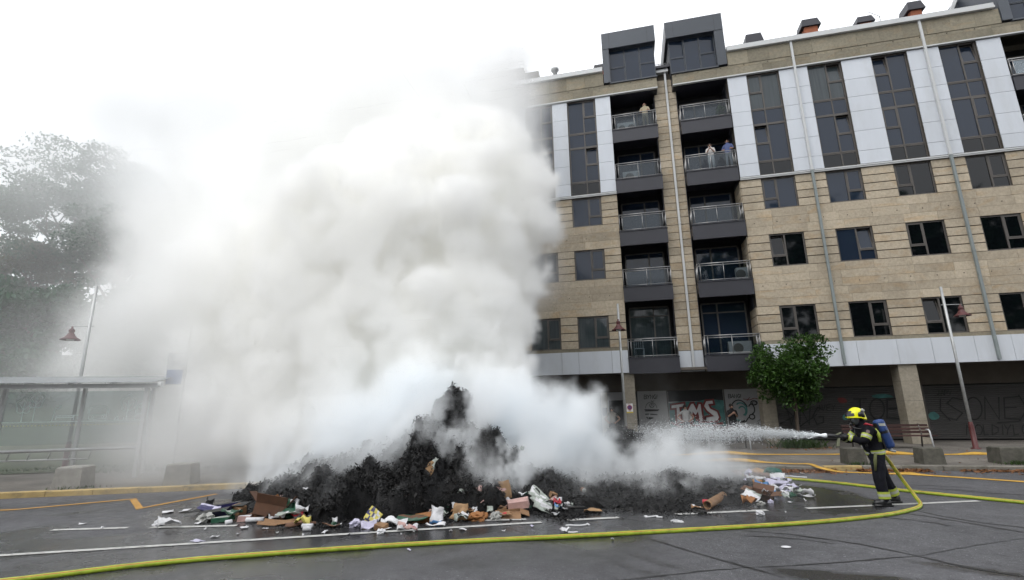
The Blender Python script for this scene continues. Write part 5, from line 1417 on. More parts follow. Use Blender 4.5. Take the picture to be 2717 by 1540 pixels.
def make_heap():
    X, Y = np.meshgrid(HX, HY, indexing='ij')
    cx, cyy, cz_ = np.array(CR).T; H = np.interp(X, cx, cz_); Yc = np.interp(X, cx, cyy)
    fx, fy = np.array(FR).T; Yf = np.interp(X, fx, fy) + .14 * fbm(X.shape, 9, 3)
    t = np.clip((Y - Yf) / (Yc - Yf), 0, 1); u_ = np.clip((Y - Yc) / 2.6, 0, 1)
    e = .72 + .0 * np.clip(H - .8, 0, 1.3)
    Z = H * np.where(Y < Yc, t ** e, (1 - u_ ** 1.6) ** 1)
    mask = sstep(0, .12, Z / np.maximum(H, .05))
    Z = Z + mask * (.12 * fbm(X.shape, 15, 4, .6, True) + .085 * fbm(X.shape, 5.5, 3, .7, True)) * (.42 + np.minimum(.75, H)) + .03 * mask
    Z = np.where(mask > .02, np.maximum(Z, .0), -.03)
    nx, ny = X.shape; idx = np.arange(nx * ny).reshape(nx, ny)
    F = np.stack([idx[:-1, :-1], idx[1:, :-1], idx[1:, 1:], idx[:-1, 1:]], -1).reshape(-1, 4)
    F = F[(Z.ravel()[F] > -.02).any(1)]
    m = mat('charred_paper', (.006, .006, .0065), .45, spec=.22, var=.7, scale=14, bump=1, bscale=45, dirt=.3, dirtcol=(.035, .034, .033), dscale=9)
    R_ = empty('burnt_heap', (-3.9, 10.6, 0), label='tall smouldering heap of charred paper and rubbish in the road', cat='rubbish heap')
    # hang the top over a little so that it stands as a stack, not a cone
    Xd = X + .1 * fbm(X.shape, 10, 2) * mask; Yd = Y + (.16 * fbm(X.shape, 10, 2) - .2 * np.clip(Z - 1.2, 0, 1)) * mask
    V = np.stack([Xd, Yd, Z], -1).reshape(-1, 3)
    o = np_mesh('ash_mound', V, F, m); world_child(o, R_)
    # flakes: thin burnt leaves of paper sticking out of the heap
    w_ = (mask * (.25 + np.minimum(1.2, H)) * (Y < Yc + 1)).ravel(); w_ = w_ / w_.sum()
    n = 52000; k = rng.choice(len(w_), n, p=w_)
    P = V[k] + rng.normal(0, .025, (n, 3)) + np.array([0, -.01, .015])
    fv, ff_ = leaf_quads(P, .055, .2, .42)
    k2 = rng.choice(len(w_), 9000, p=w_); f2, q2 = leaf_quads(V[k2] + rng.normal(0, .02, (9000, 3)) + np.array([0, -.015, .02]), .10, .45, .3)
    ff_ = np.concatenate([ff_, q2 + len(fv)]); fv = np.concatenate([fv, f2])
    fm = leaf_material('burnt_flake', (.003, .003, .003), (.042, .041, .041), .02, .15)
    o2 = np_mesh('burnt_flakes', fv, ff_, fm); world_child(o2, R_); tag(o2, kind='stuff')
    # loose crumbs on the road around it
    n = 5500; cxs = rng.uniform(-8.2, 2.4, n); off = np.abs(rng.normal(0, .34, n)); cys = np.interp(cxs, fx, fy) - off + .1
    P = np.stack([cxs, cys, np.full(n, .012)], 1); fv, ff_ = leaf_quads(P, .055, .6, .6); fv[:, 2] = np.maximum(fv[:, 2], .006)
    tag(np_mesh('burnt_crumbs', fv, ff_, fm), 'black burnt crumbs scattered on the asphalt before the heap', 'ash', kind='stuff')
    return Z
HZ = make_heap()
def heap_z(x, y):
    i = int(round((x + 8.6) / .045)); j = int(round((y - 7.9) / .045))
    return max(0, float(HZ[i, j])) if 0 <= i < HZ.shape[0] and 0 <= j < HZ.shape[1] else 0
def lump(name, c, r3, n_amp, m, lab, cat, sub=5, flakes=0):
    bm = bmesh.new(); bmesh.ops.create_icosphere(bm, subdivisions=sub, radius=1)
    from mathutils import noise
    for v in bm.verts:
        d = 1 + n_amp * noise.fractal(v.co * 2.1 + Vector(c), .9, 2.1, 5); v.co = Vector((v.co.x * r3[0] * d, v.co.y * r3[1] * d, v.co.z * r3[2] * d))
    me = bpy.data.meshes.new(name); bm.to_mesh(me); bm.free(); me.materials.append(m)
    o = bpy.data.objects.new(name, me); C.objects.link(o); o.location = c
    return tag(o, lab, cat)
M['char'] = bpy.data.materials['charred_paper']
m2 = empty('burnt_mound', (-.35, 15.3, 0), label='rounded black burnt mound behind the low white smoke, hit by the water', cat='rubbish heap')
o = lump('ash_mound', (-.35, 15.35, .3), (1.02, .7, .88), .22, M['char'], None, None); world_child(o, m2)
pts = np.array([v.co for v in o.data.vertices]) + np.array([-.35, 15.35, .3]); pts = pts[(pts[:, 2] > .05)]
fv, ff_ = leaf_quads(pts[rng.integers(0, len(pts), 7000)] + rng.normal(0, .02, (7000, 3)), .06, .2, .5)
o = np_mesh('burnt_flakes', fv, ff_, bpy.data.materials['burnt_flake']); world_child(o, m2); tag(o, kind='stuff')
# ------------------------------------------------------------------ unburnt rubbish round the heap
def colour(name, c, r=.8, var=.16, d=0): return mat(name, tuple(q * .85 for q in c), r, var=var, scale=9, dirt=max(d, .55), dirtcol=(.035, .03, .027), dscale=7)
M['card'] = colour('cardboard', (.26, .145, .07), d=.35); M['card_dark'] = colour('cardboard_dark', (.13, .062, .034), d=.3); M['card_pale'] = colour('cardboard_pale', (.36, .22, .11), d=.25)
M['kraft'] = colour('kraft_orange', (.33, .14, .045)); M['paper'] = colour('white_paper', (.68, .68, .70), .7, .06); M['paper_lilac'] = colour('lilac_paper', (.56, .54, .68), .7, .08)
M['navy'] = colour('navy_print', (.03, .028, .11), .4); M['green_print'] = colour('green_print', (.015, .085, .045), .4, .3); M['red_print'] = colour('red_print', (.48, .015, .035), .45)
M['pinkish'] = colour('pink_print', (.52, .33, .30), .6); M['yellow_print'] = colour('yellow_print', (.60, .52, .12), .6); M['teal'] = colour('teal_cloth', (.0, .085, .065), .7)
M['orange'] = colour('orange_plastic', (.62, .26, .02), .4); M['magenta'] = colour('magenta_print', (.42, .02, .10), .5); M['blue_print'] = colour('blue_print', (.09, .25, .52), .5)
M['tin'] = mat('tin', (.5, .5, .5), .3, metal=.9); M['clear'] = colour('clear_film', (.35, .35, .33), .2, .4); M['charblack'] = colour('char_black', (.012, .012, .012), .6)
M['newsprint'] = colour('newsprint', (.38, .42, .38), .7, .4); M['tennis'] = colour('lime_felt', (.45, .55, .08), .9)
def put(o, x, y, rz=0, lift=0, tx=0, ty=0, z=None):
    o.location = (x, y, (heap_z(x, y) if z is None else z) + lift); o.rotation_euler = (rad(tx), rad(ty), rad(rz)); return o
def sheet(name, lab, cat, x, y, w, d, m, crumple=.03, rz=0, lift=.012, tx=0, ty=0, bend=0, group=None, z=None, n=7, marks=None):
    a = np.linspace(-.5, .5, n); X, Y = np.meshgrid(a, a, indexing='ij')
    Zs = crumple * fbm((n, n), 2.2, 2, .6) + bend * (X ** 2) * 2
    Xp = X * w * (1 + .14 * fbm((n, n), 3, 1)); Yp = Y * d * (1 + .14 * fbm((n, n), 3, 1)); Zs -= Zs.min()
    idx = np.arange(n * n).reshape(n, n); F = np.stack([idx[:-1, :-1], idx[1:, :-1], idx[1:, 1:], idx[:-1, 1:]], -1).reshape(-1, 4)
    Xp = Xp * .9; Yp = Yp * .9
    o = np_mesh(name, np.stack([Xp, Yp, Zs], -1).reshape(-1, 3), F, [M[q] for q in (m if isinstance(m, (list, tuple)) else [m])], smooth=crumple > .02)
    if isinstance(m, (list, tuple)) and len(m) > 1:
        for p in o.data.polygons: p.material_index = marks(p.center.x / w, p.center.y / d) if marks else min(len(m) - 1, max(0, int((p.center.y / d + .3 * p.center.x / w + .5) * len(m))))
    s = o.modifiers.new('thickness', 'SOLIDIFY'); s.thickness = .006
    put(o, x, y, rz, lift, tx, ty, z); return tag(o, lab, cat, group)
def carton(lab, x, y, w, d, h, m, rz=0, tx=0, ty=0, lift=.0, openq=(60, 110), name='cardboard_box', cat='box', inner=None, flapm=None, z=None):
    r = empty(name, (0, 0, 0), 0, lab, cat); t = .008
    for (x0, x1, y0, y1) in ((-w / 2, w / 2, -d / 2, -d / 2 + t), (-w / 2, w / 2, d / 2 - t, d / 2), (-w / 2, -w / 2 + t, -d / 2 + t, d / 2 - t), (w / 2 - t, w / 2, -d / 2 + t, d / 2 - t)):
        MB().box(x0, x1, y0, y1, t, h).build('side', M[m], r)
    MB().box(-w / 2, w / 2, -d / 2, d / 2, 0, t).build('bottom', M[m], r)
    for k, (c, ax, L_, hh) in enumerate((((0, -d / 2, h), 0, w, d * .48), ((0, d / 2, h), 180, w, d * .48), ((-w / 2, 0, h), -90, d, w * .4), ((w / 2, 0, h), 90, d, w * .4))):
        f = MB().box(-L_ / 2 + .004, L_ / 2 - .004, -t / 2, t / 2, .002, hh).build('flap', M[flapm or m], r)
        f.location = c; f.rotation_euler = (rad(random.uniform(*openq)), 0, rad(ax))
    put(r, x, y, rz, lift, tx, ty, z); return r
def closed_box(name, lab, cat, x, y, w, d, h, m, rz=0, tx=0, ty=0, lift=0, top=None, z=None):
    b = MB(); k = .012; V = [(-w / 2, -d / 2, 0), (w / 2, -d / 2, k), (w / 2, d / 2, 0), (-w / 2, d / 2, 0), (-w / 2 + k, -d / 2, h), (w / 2, -d / 2 + k, h - k), (w / 2 - k, d / 2, h), (-w / 2, d / 2, h - k)]
    b.add(V, MB.BF); 
    if top: b.m[1] = 1
    o = b.build(name, [M[m], M[top or m]]); put(o, x, y, rz, lift, tx, ty, z); return tag(o, lab, cat)
def wad(name, lab, cat, x, y, r_, m, sq=.6, group=None, z=None):
    bm = bmesh.new(); bmesh.ops.create_icosphere(bm, subdivisions=3, radius=1)
    from mathutils import noise
    s = Vector((random.uniform(0, 50), 0, 0))
    for v in bm.verts: v.co *= 1 + .55 * noise.fractal(v.co * 1.9 + s, .6, 2.2, 4) 
    for v in bm.verts: v.co = Vector((v.co.x * r_, v.co.y * r_ * .8, v.co.z * r_ * sq))
    me = bpy.data.meshes.new(name); bm.to_mesh(me); bm.free(); me.materials.append(M[m]); o = bpy.data.objects.new(name, me); C.objects.link(o)
    put(o, x, y, random.uniform(0, 360), r_ * sq * .6, z=z); return tag(o, lab, cat, group)
def roll(name, lab, cat, x, y, L_, r_, m, rz, ty=90, group=None, hollow=False, lift=None, z=None):
    b = MB(); n = 18
    if hollow:
        b.lathe([(r_, 0), (r_, L_), (r_ * .86, L_), (r_ * .86, 0), (r_, 0)], n)
    else: b.lathe([(0, 0), (r_, 0), (r_ * .97, L_ * .5), (r_, L_), (0, L_)], n)
    o = b.build(name, M[m], None, True); put(o, x, y, rz, r_ if lift is None else lift, 0, ty, z); return tag(o, lab, cat, group)
def can(lab, x, y, m, rz):
    r = empty('drink_can', (0, 0, 0), 0, lab, 'drink can')
    MB().lathe([(.031, .008), (.033, .012), (.033, .105), (.027, .116)], 18).build('can_wall', M[m], r, True)
    MB().lathe([(0, .006), (.024, .004), (.031, .008)], 18).build('base', M['tin'], r, True); MB().lathe([(.027, .116), (.026, .119), (.024, .114), (0, .114)], 18).build('lid', M['tin'], r, True)
    r.scale = (1.35, 1.35, 1.35); put(r, x, y, rz, .045, 0, 88); return r
# left end
carton('flattened navy blue carton with black inside at the left end of the rubbish', -7.75, 8.62, .56, .32, .14, 'navy', 14, 4, -8, 0, (70, 130), flapm='charblack')
sheet('navy_carton', 'white and navy printed carton sheet leaning at the left end', 'carton', -7.95, 8.55, .42, .22, ['paper_lilac', 'navy', 'navy'], .02, 18, .1, 22, 12, .04, marks=lambda u, v: 0 if u > .1 or v > .25 else 1)
closed_box('small_carton', 'small plain brown carton standing beside the navy carton', 'box', -7.38, 8.66, .24, .16, .17, 'card', -18, 8, 12)
wad('plastic_bag', 'crumpled clear plastic bag before the navy carton', 'bag', -7.54, 8.05, .13, 'clear', .65)
closed_box('green_pack', 'dark green printed pack lying at the left end', 'box', -7.2, 8.08, .32, .2, .09, 'green_print', 8, 0, -6, top='newsprint')
sheet('green_sheet', 'green and white glossy sheet curled over the dark green pack', 'paper', -7.1, 8.16, .32, .2, ['green_print', 'newsprint', 'green_print'], .06, 10, .09)
carton('large open brown box with raised flaps at the left of the heap', -6.5, 8.42, .54, .38, .2, 'card_dark', 20, -8, 12, .0, (20, 75), z=.05)
closed_box('torn_box', 'torn dark brown box piece lying before the large open box', 'box', -6.85, 8.38, .36, .22, .1, 'card_dark', -24, 10, -14)
sheet('box_flap', 'bent dark brown cardboard flap leaning on the large open box', 'cardboard', -6.62, 8.28, .5, .3, 'card_dark', .02, -18, .04, 28, 0, .05)
sheet('green_carton', 'tall crumpled green carton beside the large open box', 'carton', -6.12, 8.5, .22, .38, ['green_print', 'green_print', 'green_print', 'paper'], .06, 30, .14, 62, 10)
sheet('foil_sheet', 'pale green and white glossy sheet under the green carton', 'paper', -6.0, 8.35, .5, .26, ['newsprint', 'paper', 'green_print'], .06, 25, .08, 18)
sheet('torn_paper', 'torn white paper with ragged edge right of the green carton', 'paper', -5.85, 8.42, .26, .18, 'paper', .08, 10, .1, 30)
sheet('red_packet', 'bright red folded packet in front of the heap', 'packet', -5.88, 8.34, .26, .11, 'red_print', .03, -18, .08, 26)
sheet('cardboard_sheet', 'long flat cardboard sheet in front of the large open box', 'cardboard', -5.95, 8.05, .82, .3, 'card', .025, 16, .02, 6, 0, .02)
sheet('cardboard_sheet', 'tilted grey-brown cardboard strip below the long flat sheet', 'cardboard', -5.55, 7.96, .55, .13, 'card_dark', .02, 30, .02, 8)
sheet('yellow_wrapper', 'pale yellow crumpled wrapper in front of the long flat cardboard', 'wrapper', -5.5, 7.92, .27, .15, 'yellow_print', .07, 12, .02)
closed_box('pink_carton', 'small pink and white carton left of the large open box', 'box', -6.82, 8.16, .22, .11, .1, 'pinkish', 14, 0, 0, top='paper')
roll('paper_roll', 'white paper roll in front of the pink carton', 'paper roll', -6.72, 8.08, .3, .042, 'paper', 14)
roll('paper_roll', 'short white roll at the right end of the pale yellow wrapper', 'paper roll', -5.45, 7.86, .18, .035, 'paper', 10)
roll('paper_roll', 'shortest white roll nearest the solid road line', 'paper roll', -5.3, 7.68, .12, .035, 'paper', 14)
roll('paper_cup', 'white paper cup lying alone near the broken road line', 'cup', -6.95, 7.86, .1, .038, 'paper', 60)
sheet('paper_cluster', 'long crumpled white paper left of everything near the broken line', 'paper', -7.75, 7.5, .42, .12, 'paper', .07, 12)
wad('paper_ball', 'crumpled white paper ball at the far left near the broken line', 'paper', -8.1, 7.62, .075, 'paper', .8)
# middle
sheet('brown_strip', 'brown cardboard strip with white edge before the heap, left of the magazine', 'cardboard', -4.98, 7.98, .32, .12, ['card_dark', 'card', 'paper'], .03, 8)
sheet('leaflet', 'green and white folded leaflet standing near the brown strip', 'paper', -5.0, 8.1, .1, .14, ['green_print', 'paper'], .05, 20, .05, 60)
def magmark(u, v): return 0 if (int((u + .5) * 5) + int((v + .5) * 4)) % 2 else (1 if u < 0 else 2)
sheet('magazine', 'yellow and blue patterned magazine standing at the foot of the heap', 'magazine', -4.42, 8.32, .30, .30, ['yellow_print', 'navy', 'paper'], .02, -14, .1, 66, 22, n=9, marks=magmark)
sheet('letter', 'white letter with fine print in front of the yellow and blue magazine', 'paper', -4.32, 8.05, .30, .22, 'paper_lilac', .05, 12, .02, 18)
wad('carrier_bag', 'crumpled white carrier bag left of the letter', 'bag', -4.62, 8.12, .10, 'paper_lilac', .6)
closed_box('brown_piece', 'plain brown cardboard block right of the letter', 'box', -4.08, 7.98, .2, .14, .09, 'card', -16, 10, 6)
sheet('green_film', 'olive and green film lying behind the brown block', 'film', -3.75, 8.45, .6, .18, ['green_print', 'card_dark', 'green_print'], .04, 12, .05)
sheet('carton_piece', 'white carton with pink stripes standing on the road', 'carton', -3.72, 8.0, .17, .2, ['paper', 'pinkish', 'paper'], .04, 10, .07, 55)
sheet('carton_piece', 'pink and white carton lying right of the pink striped one', 'carton', -3.52, 7.9, .22, .12, ['pinkish', 'magenta', 'paper'], .05, 18, .02, 12)
wad('tissue', 'white crumpled tissue nearest the green hose', 'paper', -3.95, 7.72, .075, 'paper', .6)
sheet('paper_pair', 'two loose white papers behind the pink striped carton', 'paper', -4.05, 8.2, .3, .14, 'paper', .06, 5)
sheet('sugar_sack', 'white and turquoise paper sack standing at the middle of the heap foot', 'sack', -3.32, 8.5, .24, .3, ['paper', 'paper', 'blue_print'], .08, 6, .1, 58, marks=lambda u, v: 2 if v < -.25 else 0)
sheet('white_sheet', 'flat white sheet in front of the turquoise sack', 'paper', -3.25, 8.25, .33, .12, 'paper', .03, 10)
sheet('kraft_bag', 'brown kraft bag with rounded top at the middle of the heap foot', 'bag', -3.02, 8.82, .30, .3, 'card_pale', .06, -4, .12, 62)
sheet('striped_paper', 'black and white striped paper in front of the kraft bag', 'paper', -2.92, 8.66, .3, .14, ['newsprint', 'charblack', 'paper'], .06, -20, .04, 20)
wad('kraft_paper', 'crumpled orange brown kraft paper beside the rounded kraft bag', 'paper', -2.72, 8.86, .17, 'kraft', .5)
closed_box('kraft_fold', 'orange brown folded cardboard left of the turquoise sack', 'cardboard', -3.6, 8.62, .34, .2, .12, 'kraft', 12, 12, -6)
sheet('burnt_bundle', 'half burnt bundle of magazines with pale edges sticking out of the heap', 'magazines', -3.72, 9.25, .2, .42, ['charblack', 'card_pale', 'newsprint'], .07, -38, .08, 42)
wad('foil_wad', 'pale scorched foil wad on the heap below the peak', 'foil', -2.9, 9.25, .07, 'paper', .5)
wad('plastic_bag', 'grey green plastic bags at the heap foot left of the stamped carton', 'bag', -2.42, 8.95, .11, 'clear', .7)
# right of middle
sheet('box_flap', 'upright pale cardboard flap behind the pinkish box', 'cardboard', -2.5, 9.95, .26, .36, 'card_pale', .02, 14, .14, 66, -12)
closed_box('pinkish_box', 'scorched pinkish white box on top of the stamped carton', 'box', -2.14, 9.55, .38, .22, .14, 'pinkish', 6, 10, -8, top='pinkish', z=.09)
carton('flattened brown carton with a red stamp below the pinkish box', -2.25, 9.25, .40, .3, .05, 'card', 14, 6, -4, .0, (95, 125), z=.02)
sheet('red_stamp', 'red stamped cardboard flap of the open brown carton', 'cardboard', -2.3, 9.02, .3, .15, ['card', 'red_print', 'card'], .02, 14, .08, 20, marks=lambda u, v: 1 if abs(u) < .2 and abs(v) < .15 else 0)
for k in range(5):
    sheet('newspaper', ['topmost folded newspaper of the bundle leaning right of the pinkish box', 'second newspaper down in the leaning bundle', 'newspaper in the middle of the leaning bundle', 'last but one newspaper of the leaning bundle', 'lowest folded newspaper of the leaning bundle'][k], 'newspaper', -1.82 + .05 * k, 9.85 - .06 * k, .5, .22, ['newsprint', 'paper', 'newsprint', 'charblack'][: 3 + k % 2], .04, -32 + 4 * k, .24 - .045 * k, 24 + 3 * k, 20, .04)
closed_box('brown_scrap', 'small brown cardboard corner right of the newspapers', 'cardboard', -1.55, 9.8, .14, .1, .1, 'card', 30, 20, 14)
sheet('red_bag', 'small red printed bag in the burnt rubbish', 'bag', -1.42, 9.62, .16, .15, ['red_print', 'red_print', 'paper'], .06, -8, .05, 50)
wad('paper_ball', 'white crumpled paper behind the small red bag', 'paper', -1.28, 9.8, .075, 'paper', .7)
sheet('turquoise_scrap', 'pale turquoise wrapper below the small red bag', 'wrapper', -1.4, 9.45, .16, .12, ['newsprint', 'blue_print', 'paper'], .06, 20, .03, 20)
roll('stick', 'charred brown stick lying right of the small red bag', 'stick', -1.3, 9.5, .36, .02, 'charblack', 6)
sheet('cardboard_sheet', 'flat pale cardboard piece lying alone beyond the broken line', 'cardboard', -.82, 9.72, .36, .16, 'card_pale', .03, 6)
can('rusty drink can end-on at the edge of the ash', -1.0, 10.2, 'card_dark', 110)
def string(lab, pts, w_=.014, m='paper'):
    b = MB(); b.tube(spline([(x, y, .012) for x, y in pts], 6), w_, 6); return tag(b.build('plastic_strap', M[m], None, True), lab, 'strap')
string('thin white strap lying left of the triangular paper', [(-1.17, 8.62), (-1.1, 8.66), (-.95, 8.66), (-.85, 8.74), (-.84, 8.8), (-.8, 8.72)])
sheet('paper', 'triangular white paper near the green hose', 'paper', -1.14, 8.27, .16, .13, 'paper', .04, 30)
string('thin white tail beside the triangular paper', [(-1.08, 8.2), (-1.0, 8.2), (-.94, 8.24)])
string('knotted white strap alone on the dry asphalt', [(.08, 9.5), (.12, 9.55), (.1, 9.44), (.2, 9.5), (.3, 9.56), (.29, 9.48), (.38, 9.47)])
string('curled white strap nearest the middle of the green hose', [(.5, 9.2), (.56, 9.26), (.64, 9.22), (.6, 9.14), (.54, 9.16), (.68, 9.12), (.66, 9.22)])
# right end
can('bright red drink can next to the cardboard tube', 1.17, 10.62, 'red_print', -12)
roll('cardboard_tube', 'brown cardboard tube with charred far end', 'tube', 1.22, 10.3, .95, .075, 'card', 64, 88, hollow=True)
wad('burnt_end', 'black burnt lump at the end of the cardboard tube', 'ash', 1.78, 11.4, .2, 'charblack', .6)
sheet('cardboard_scrap', 'brown and white scrap under the open end of the cardboard tube', 'cardboard', 1.05, 10.35, .22, .14, ['card', 'paper', 'card'], .03, -10)
carton('crushed brown parcel box at the right end of the rubbish', 2.4, 11.5, .40, .26, .15, 'card_dark', -28, 10, 8, .0, (30, 100))
sheet('white_board', 'white printed board leaning on the crushed parcel box', 'board', 2.18, 11.25, .36, .24, ['paper', 'paper', 'paper', 'newsprint'], .03, -34, .1, 38, 22)
sheet('kraft_packet', 'brown paper packet lying before the white board', 'packet', 2.05, 10.85, .3, .17, 'kraft', .08, 8, .03)
wad('plastic_bag', 'clear bag right of the brown paper packet', 'bag', 2.25, 10.85, .07, 'clear', .6)
roll('orange_tube', 'orange plastic tube near the lime ball', 'tube', 2.62, 13.3, .22, .045, 'orange', 2)
wad('lime_ball', 'lime green ball beside the orange tube', 'ball', 2.93, 13.35, .075, 'tennis', .95)
sheet('magenta_wrap', 'magenta wrapper left of the orange tube', 'wrapper', 2.6, 13.6, .16, .12, 'magenta', .06, 40, .03, 30)
lump('teal_cushion', (3.3, 14.2, .16), (.22, .18, .15), .2, M['teal'], 'dark teal cushion at the top right of the rubbish', 'cushion', 3)
carton('flattened brown carton behind the dark teal cushion', 3.0, 14.6, .4, .3, .12, 'card', 18, 6, 4, .0, (60, 140))
sheet('cardboard_flap', 'pale cardboard flap on the carton behind the cushion', 'cardboard', 3.05, 14.45, .36, .22, 'card_pale', .03, 14, .16, 24)
closed_box('dark_bundle', 'dark scorched bundle between cushion and lime ball', 'bundle', 3.0, 13.85, .44, .3, .2, 'card_dark', 24, 8, 6)
sheet('paper_sheet', 'large white paper right of the teal cushion', 'paper', 3.3, 13.75, .34, .26, 'paper', .06, -30, .12, 30)
sheet('grey_magazine', 'grey glossy magazine below the large white paper', 'magazine', 3.2, 13.2, .5, .24, ['newsprint', 'charblack', 'paper_lilac'], .05, -32, .08, 18)
sheet('paper_sheet', 'long lilac white sheet spread under the grey magazine', 'paper', 3.05, 12.85, .55, .22, 'paper_lilac', .05, -14, .08, 16)
sheet('blue_edged_paper', 'white sheet with a blue edge at the right end of the rubbish', 'paper', 2.74, 12.2, .34, .2, ['paper', 'paper', 'blue_print'], .04, -40, .1, 26, marks=lambda u, v: 2 if v < -.3 else 0)
sheet('blue_edged_paper', 'blue sheet just left of the white sheet with a blue edge', 'paper', 2.62, 12.3, .3, .12, 'blue_print', .05, -34, .07, 22)
wad('paper_ball', 'bundle of crumpled white paper at the right tip of the rubbish', 'paper', 3.02, 12.0, .1, 'paper', .55)
sheet('card_end', 'brown cardboard end right of the crushed parcel box', 'cardboard', 2.72, 11.7, .2, .14, 'card', .05, 20, .04, 24)
wad('purple_scrap', 'lilac plastic scrap under the crushed parcel box', 'scrap', 2.48, 11.12, .05, 'paper_lilac', .7)
string('ragged white strip near the yellow flat hose', [(3.72, 14.85), (3.85, 14.9), (3.98, 14.8), (4.1, 14.74), (4.2, 14.7)], .018)
wad('plastic_wrap', 'crumpled clear wrap lying on the middle road dash', 'wrapper', 2.03, 9.96, .07, 'paper', .6)
wad('burnt_lump', 'flat black lump on the road dash below the cardboard tube', 'ash', 1.07, 9.86, .085, 'charblack', .45)
b = MB(); b.lathe([(0, .004), (.05, .004), (.068, .012), (.066, .016), (.05, .009), (0, .009)], 18); o = b.build('oval_lid', M['paper'], None, True); o.scale = (1, .72, 1); put(o, 1.87, 7.86, 20); tag(o, 'small white oval lid alone on the asphalt before the green hose', 'lid')
wad('flying_ash', 'dark flake of ash flying in the white smoke right of the peak', 'ash', -2.35, 10.9, .05, 'newsprint', .8, z=1.0)
# loose scraps nothing tells apart
for x, y, w_ in ((-8.97, 8.63, .30), (-8.69, 8.75, .26), (-7.51, 7.86, .11), (-6.42, 7.7, .15), (-6.0, 7.67, .09), (-4.86, 7.6, .15), (-6.48, 6.81, .18), (-6.43, 7.09, .13), (-2.74, 8.12, .13), (-3.98, 7.97, .17), (-2.08, 8.14, .06), (-3.46, 7.86, .05), (-3.59, 7.69, .05), (3.16, 11.37, .08), (2.82, 11.11, .08), (-9.6, 7.5, .12), (-8.9, 7.3, .1), (-5.6, 7.45, .06), (-5.1, 7.4, .05), (-4.4, 7.55, .06), (-1.7, 8.5, .06), (-.4, 7.9, .05), (3.6, 13.2, .1), (3.4, 12.6, .09), (4.3, 15.4, .12), (1.0, 16.3, .08), (-2.9, 8.0, .05), (-6.2, 7.3, .05), (-7.0, 7.5, .06), (-3.1, 6.9, .07), (3.5, 11.9, .04), (2.5, 10.2, .04)):
    sheet('paper_scrap', 'small scrap of white paper lying flat on the asphalt', 'paper', x, y, w_, w_ * random.uniform(.45, .8), 'paper' if random.random() < .8 else 'paper_lilac', .018, random.uniform(0, 180), .01, group='white paper scraps strewn on the road', n=4)
# small mixed litter buried in the two rubbish drifts
for k in range(24):
    sheet('paper_scrap', 'crumpled white sheet in the pale rubbish at the right end', 'paper', random.uniform(2.5, 3.4), random.uniform(11.6, 14.2), random.uniform(.12, .3), random.uniform(.1, .2), random.choice(['paper', 'paper', 'paper_lilac', 'newsprint']), .06, random.uniform(0, 180), random.uniform(.02, .1), random.uniform(-10, 40), 0, group='crumpled white sheets at the right end of the rubbish', n=5)
for k in range(90):
    x = random.choice([random.uniform(-6.9, -5.6), random.uniform(-3.8, -2.4), random.uniform(-2.5, -1.2), random.uniform(2.3, 3.4)])
    y = float(np.interp(x, [p[0] for p in FR], [p[1] for p in FR])) + random.uniform(-.25, .2) if x < 2 else random.uniform(11.5, 14.4)
    sheet('litter_piece', 'small torn piece of printed card in the rubbish drift', 'litter', x, y, random.uniform(.08, .2), random.uniform(.05, .14), random.choice(['paper', 'card', 'card_dark', 'newsprint', 'paper', 'green_print', 'charblack', 'charblack', 'kraft', 'pinkish']), .04, random.uniform(0, 180), random.uniform(.02, .08), random.uniform(-10, 50), 0, group='torn litter mixed into the rubbish drift', n=4)
# ------------------------------------------------------------------ smoke (real volumes with their own place and thickness)
class Grid:
    def __init__(s, lo, hi, h):
        s.lo = np.array(lo, float); s.h = h; s.n = np.round((np.array(hi) - s.lo) / h).astype(int) + 1; s.hi = s.lo + (s.n - 1) * h
        s.sd = np.full(s.n, -9, np.float32)
    def axes(s): return [s.lo[i] + np.arange(s.n[i]) * s.h for i in range(3)]
    def xyz(s): return np.meshgrid(*s.axes(), indexing='ij', sparse=True)
    def puff(s, c, r):
        c = np.array(c); i0 = np.maximum(0, np.floor((c - 1.7 * r - s.lo) / s.h).astype(int)); i1 = np.minimum(s.n, np.ceil((c + 1.7 * r - s.lo) / s.h).astype(int) + 1)
        if (i1 <= i0).any(): return
        ax = [s.lo[i] + np.arange(i0[i], i1[i]) * s.h - c[i] for i in range(3)]
        d = np.sqrt(ax[0][:, None, None] ** 2 + ax[1][None, :, None] ** 2 + ax[2][None, None, :] ** 2)
        v = s.sd[i0[0]:i1[0], i0[1]:i1[1], i0[2]:i1[2]]; np.maximum(v, r - d, out=v)
    def cauliflower(s, prim, k=60, lo=.16, hi=.42, deep=True):
        for *c, r in prim:
            s.puff(c, r)
            for _ in range(k):
                d = rng.normal(size=3); d /= np.linalg.norm(d); rr = r * rng.uniform(lo, hi); q = np.array(c) + d * (r - .35 * rr); s.puff(q, rr)
                if deep:
                    for _ in range(3):
                        e = rng.normal(size=3); e /= np.linalg.norm(e); r3 = rr * rng.uniform(.2, .45); s.puff(q + e * (rr - .3 * r3), r3)
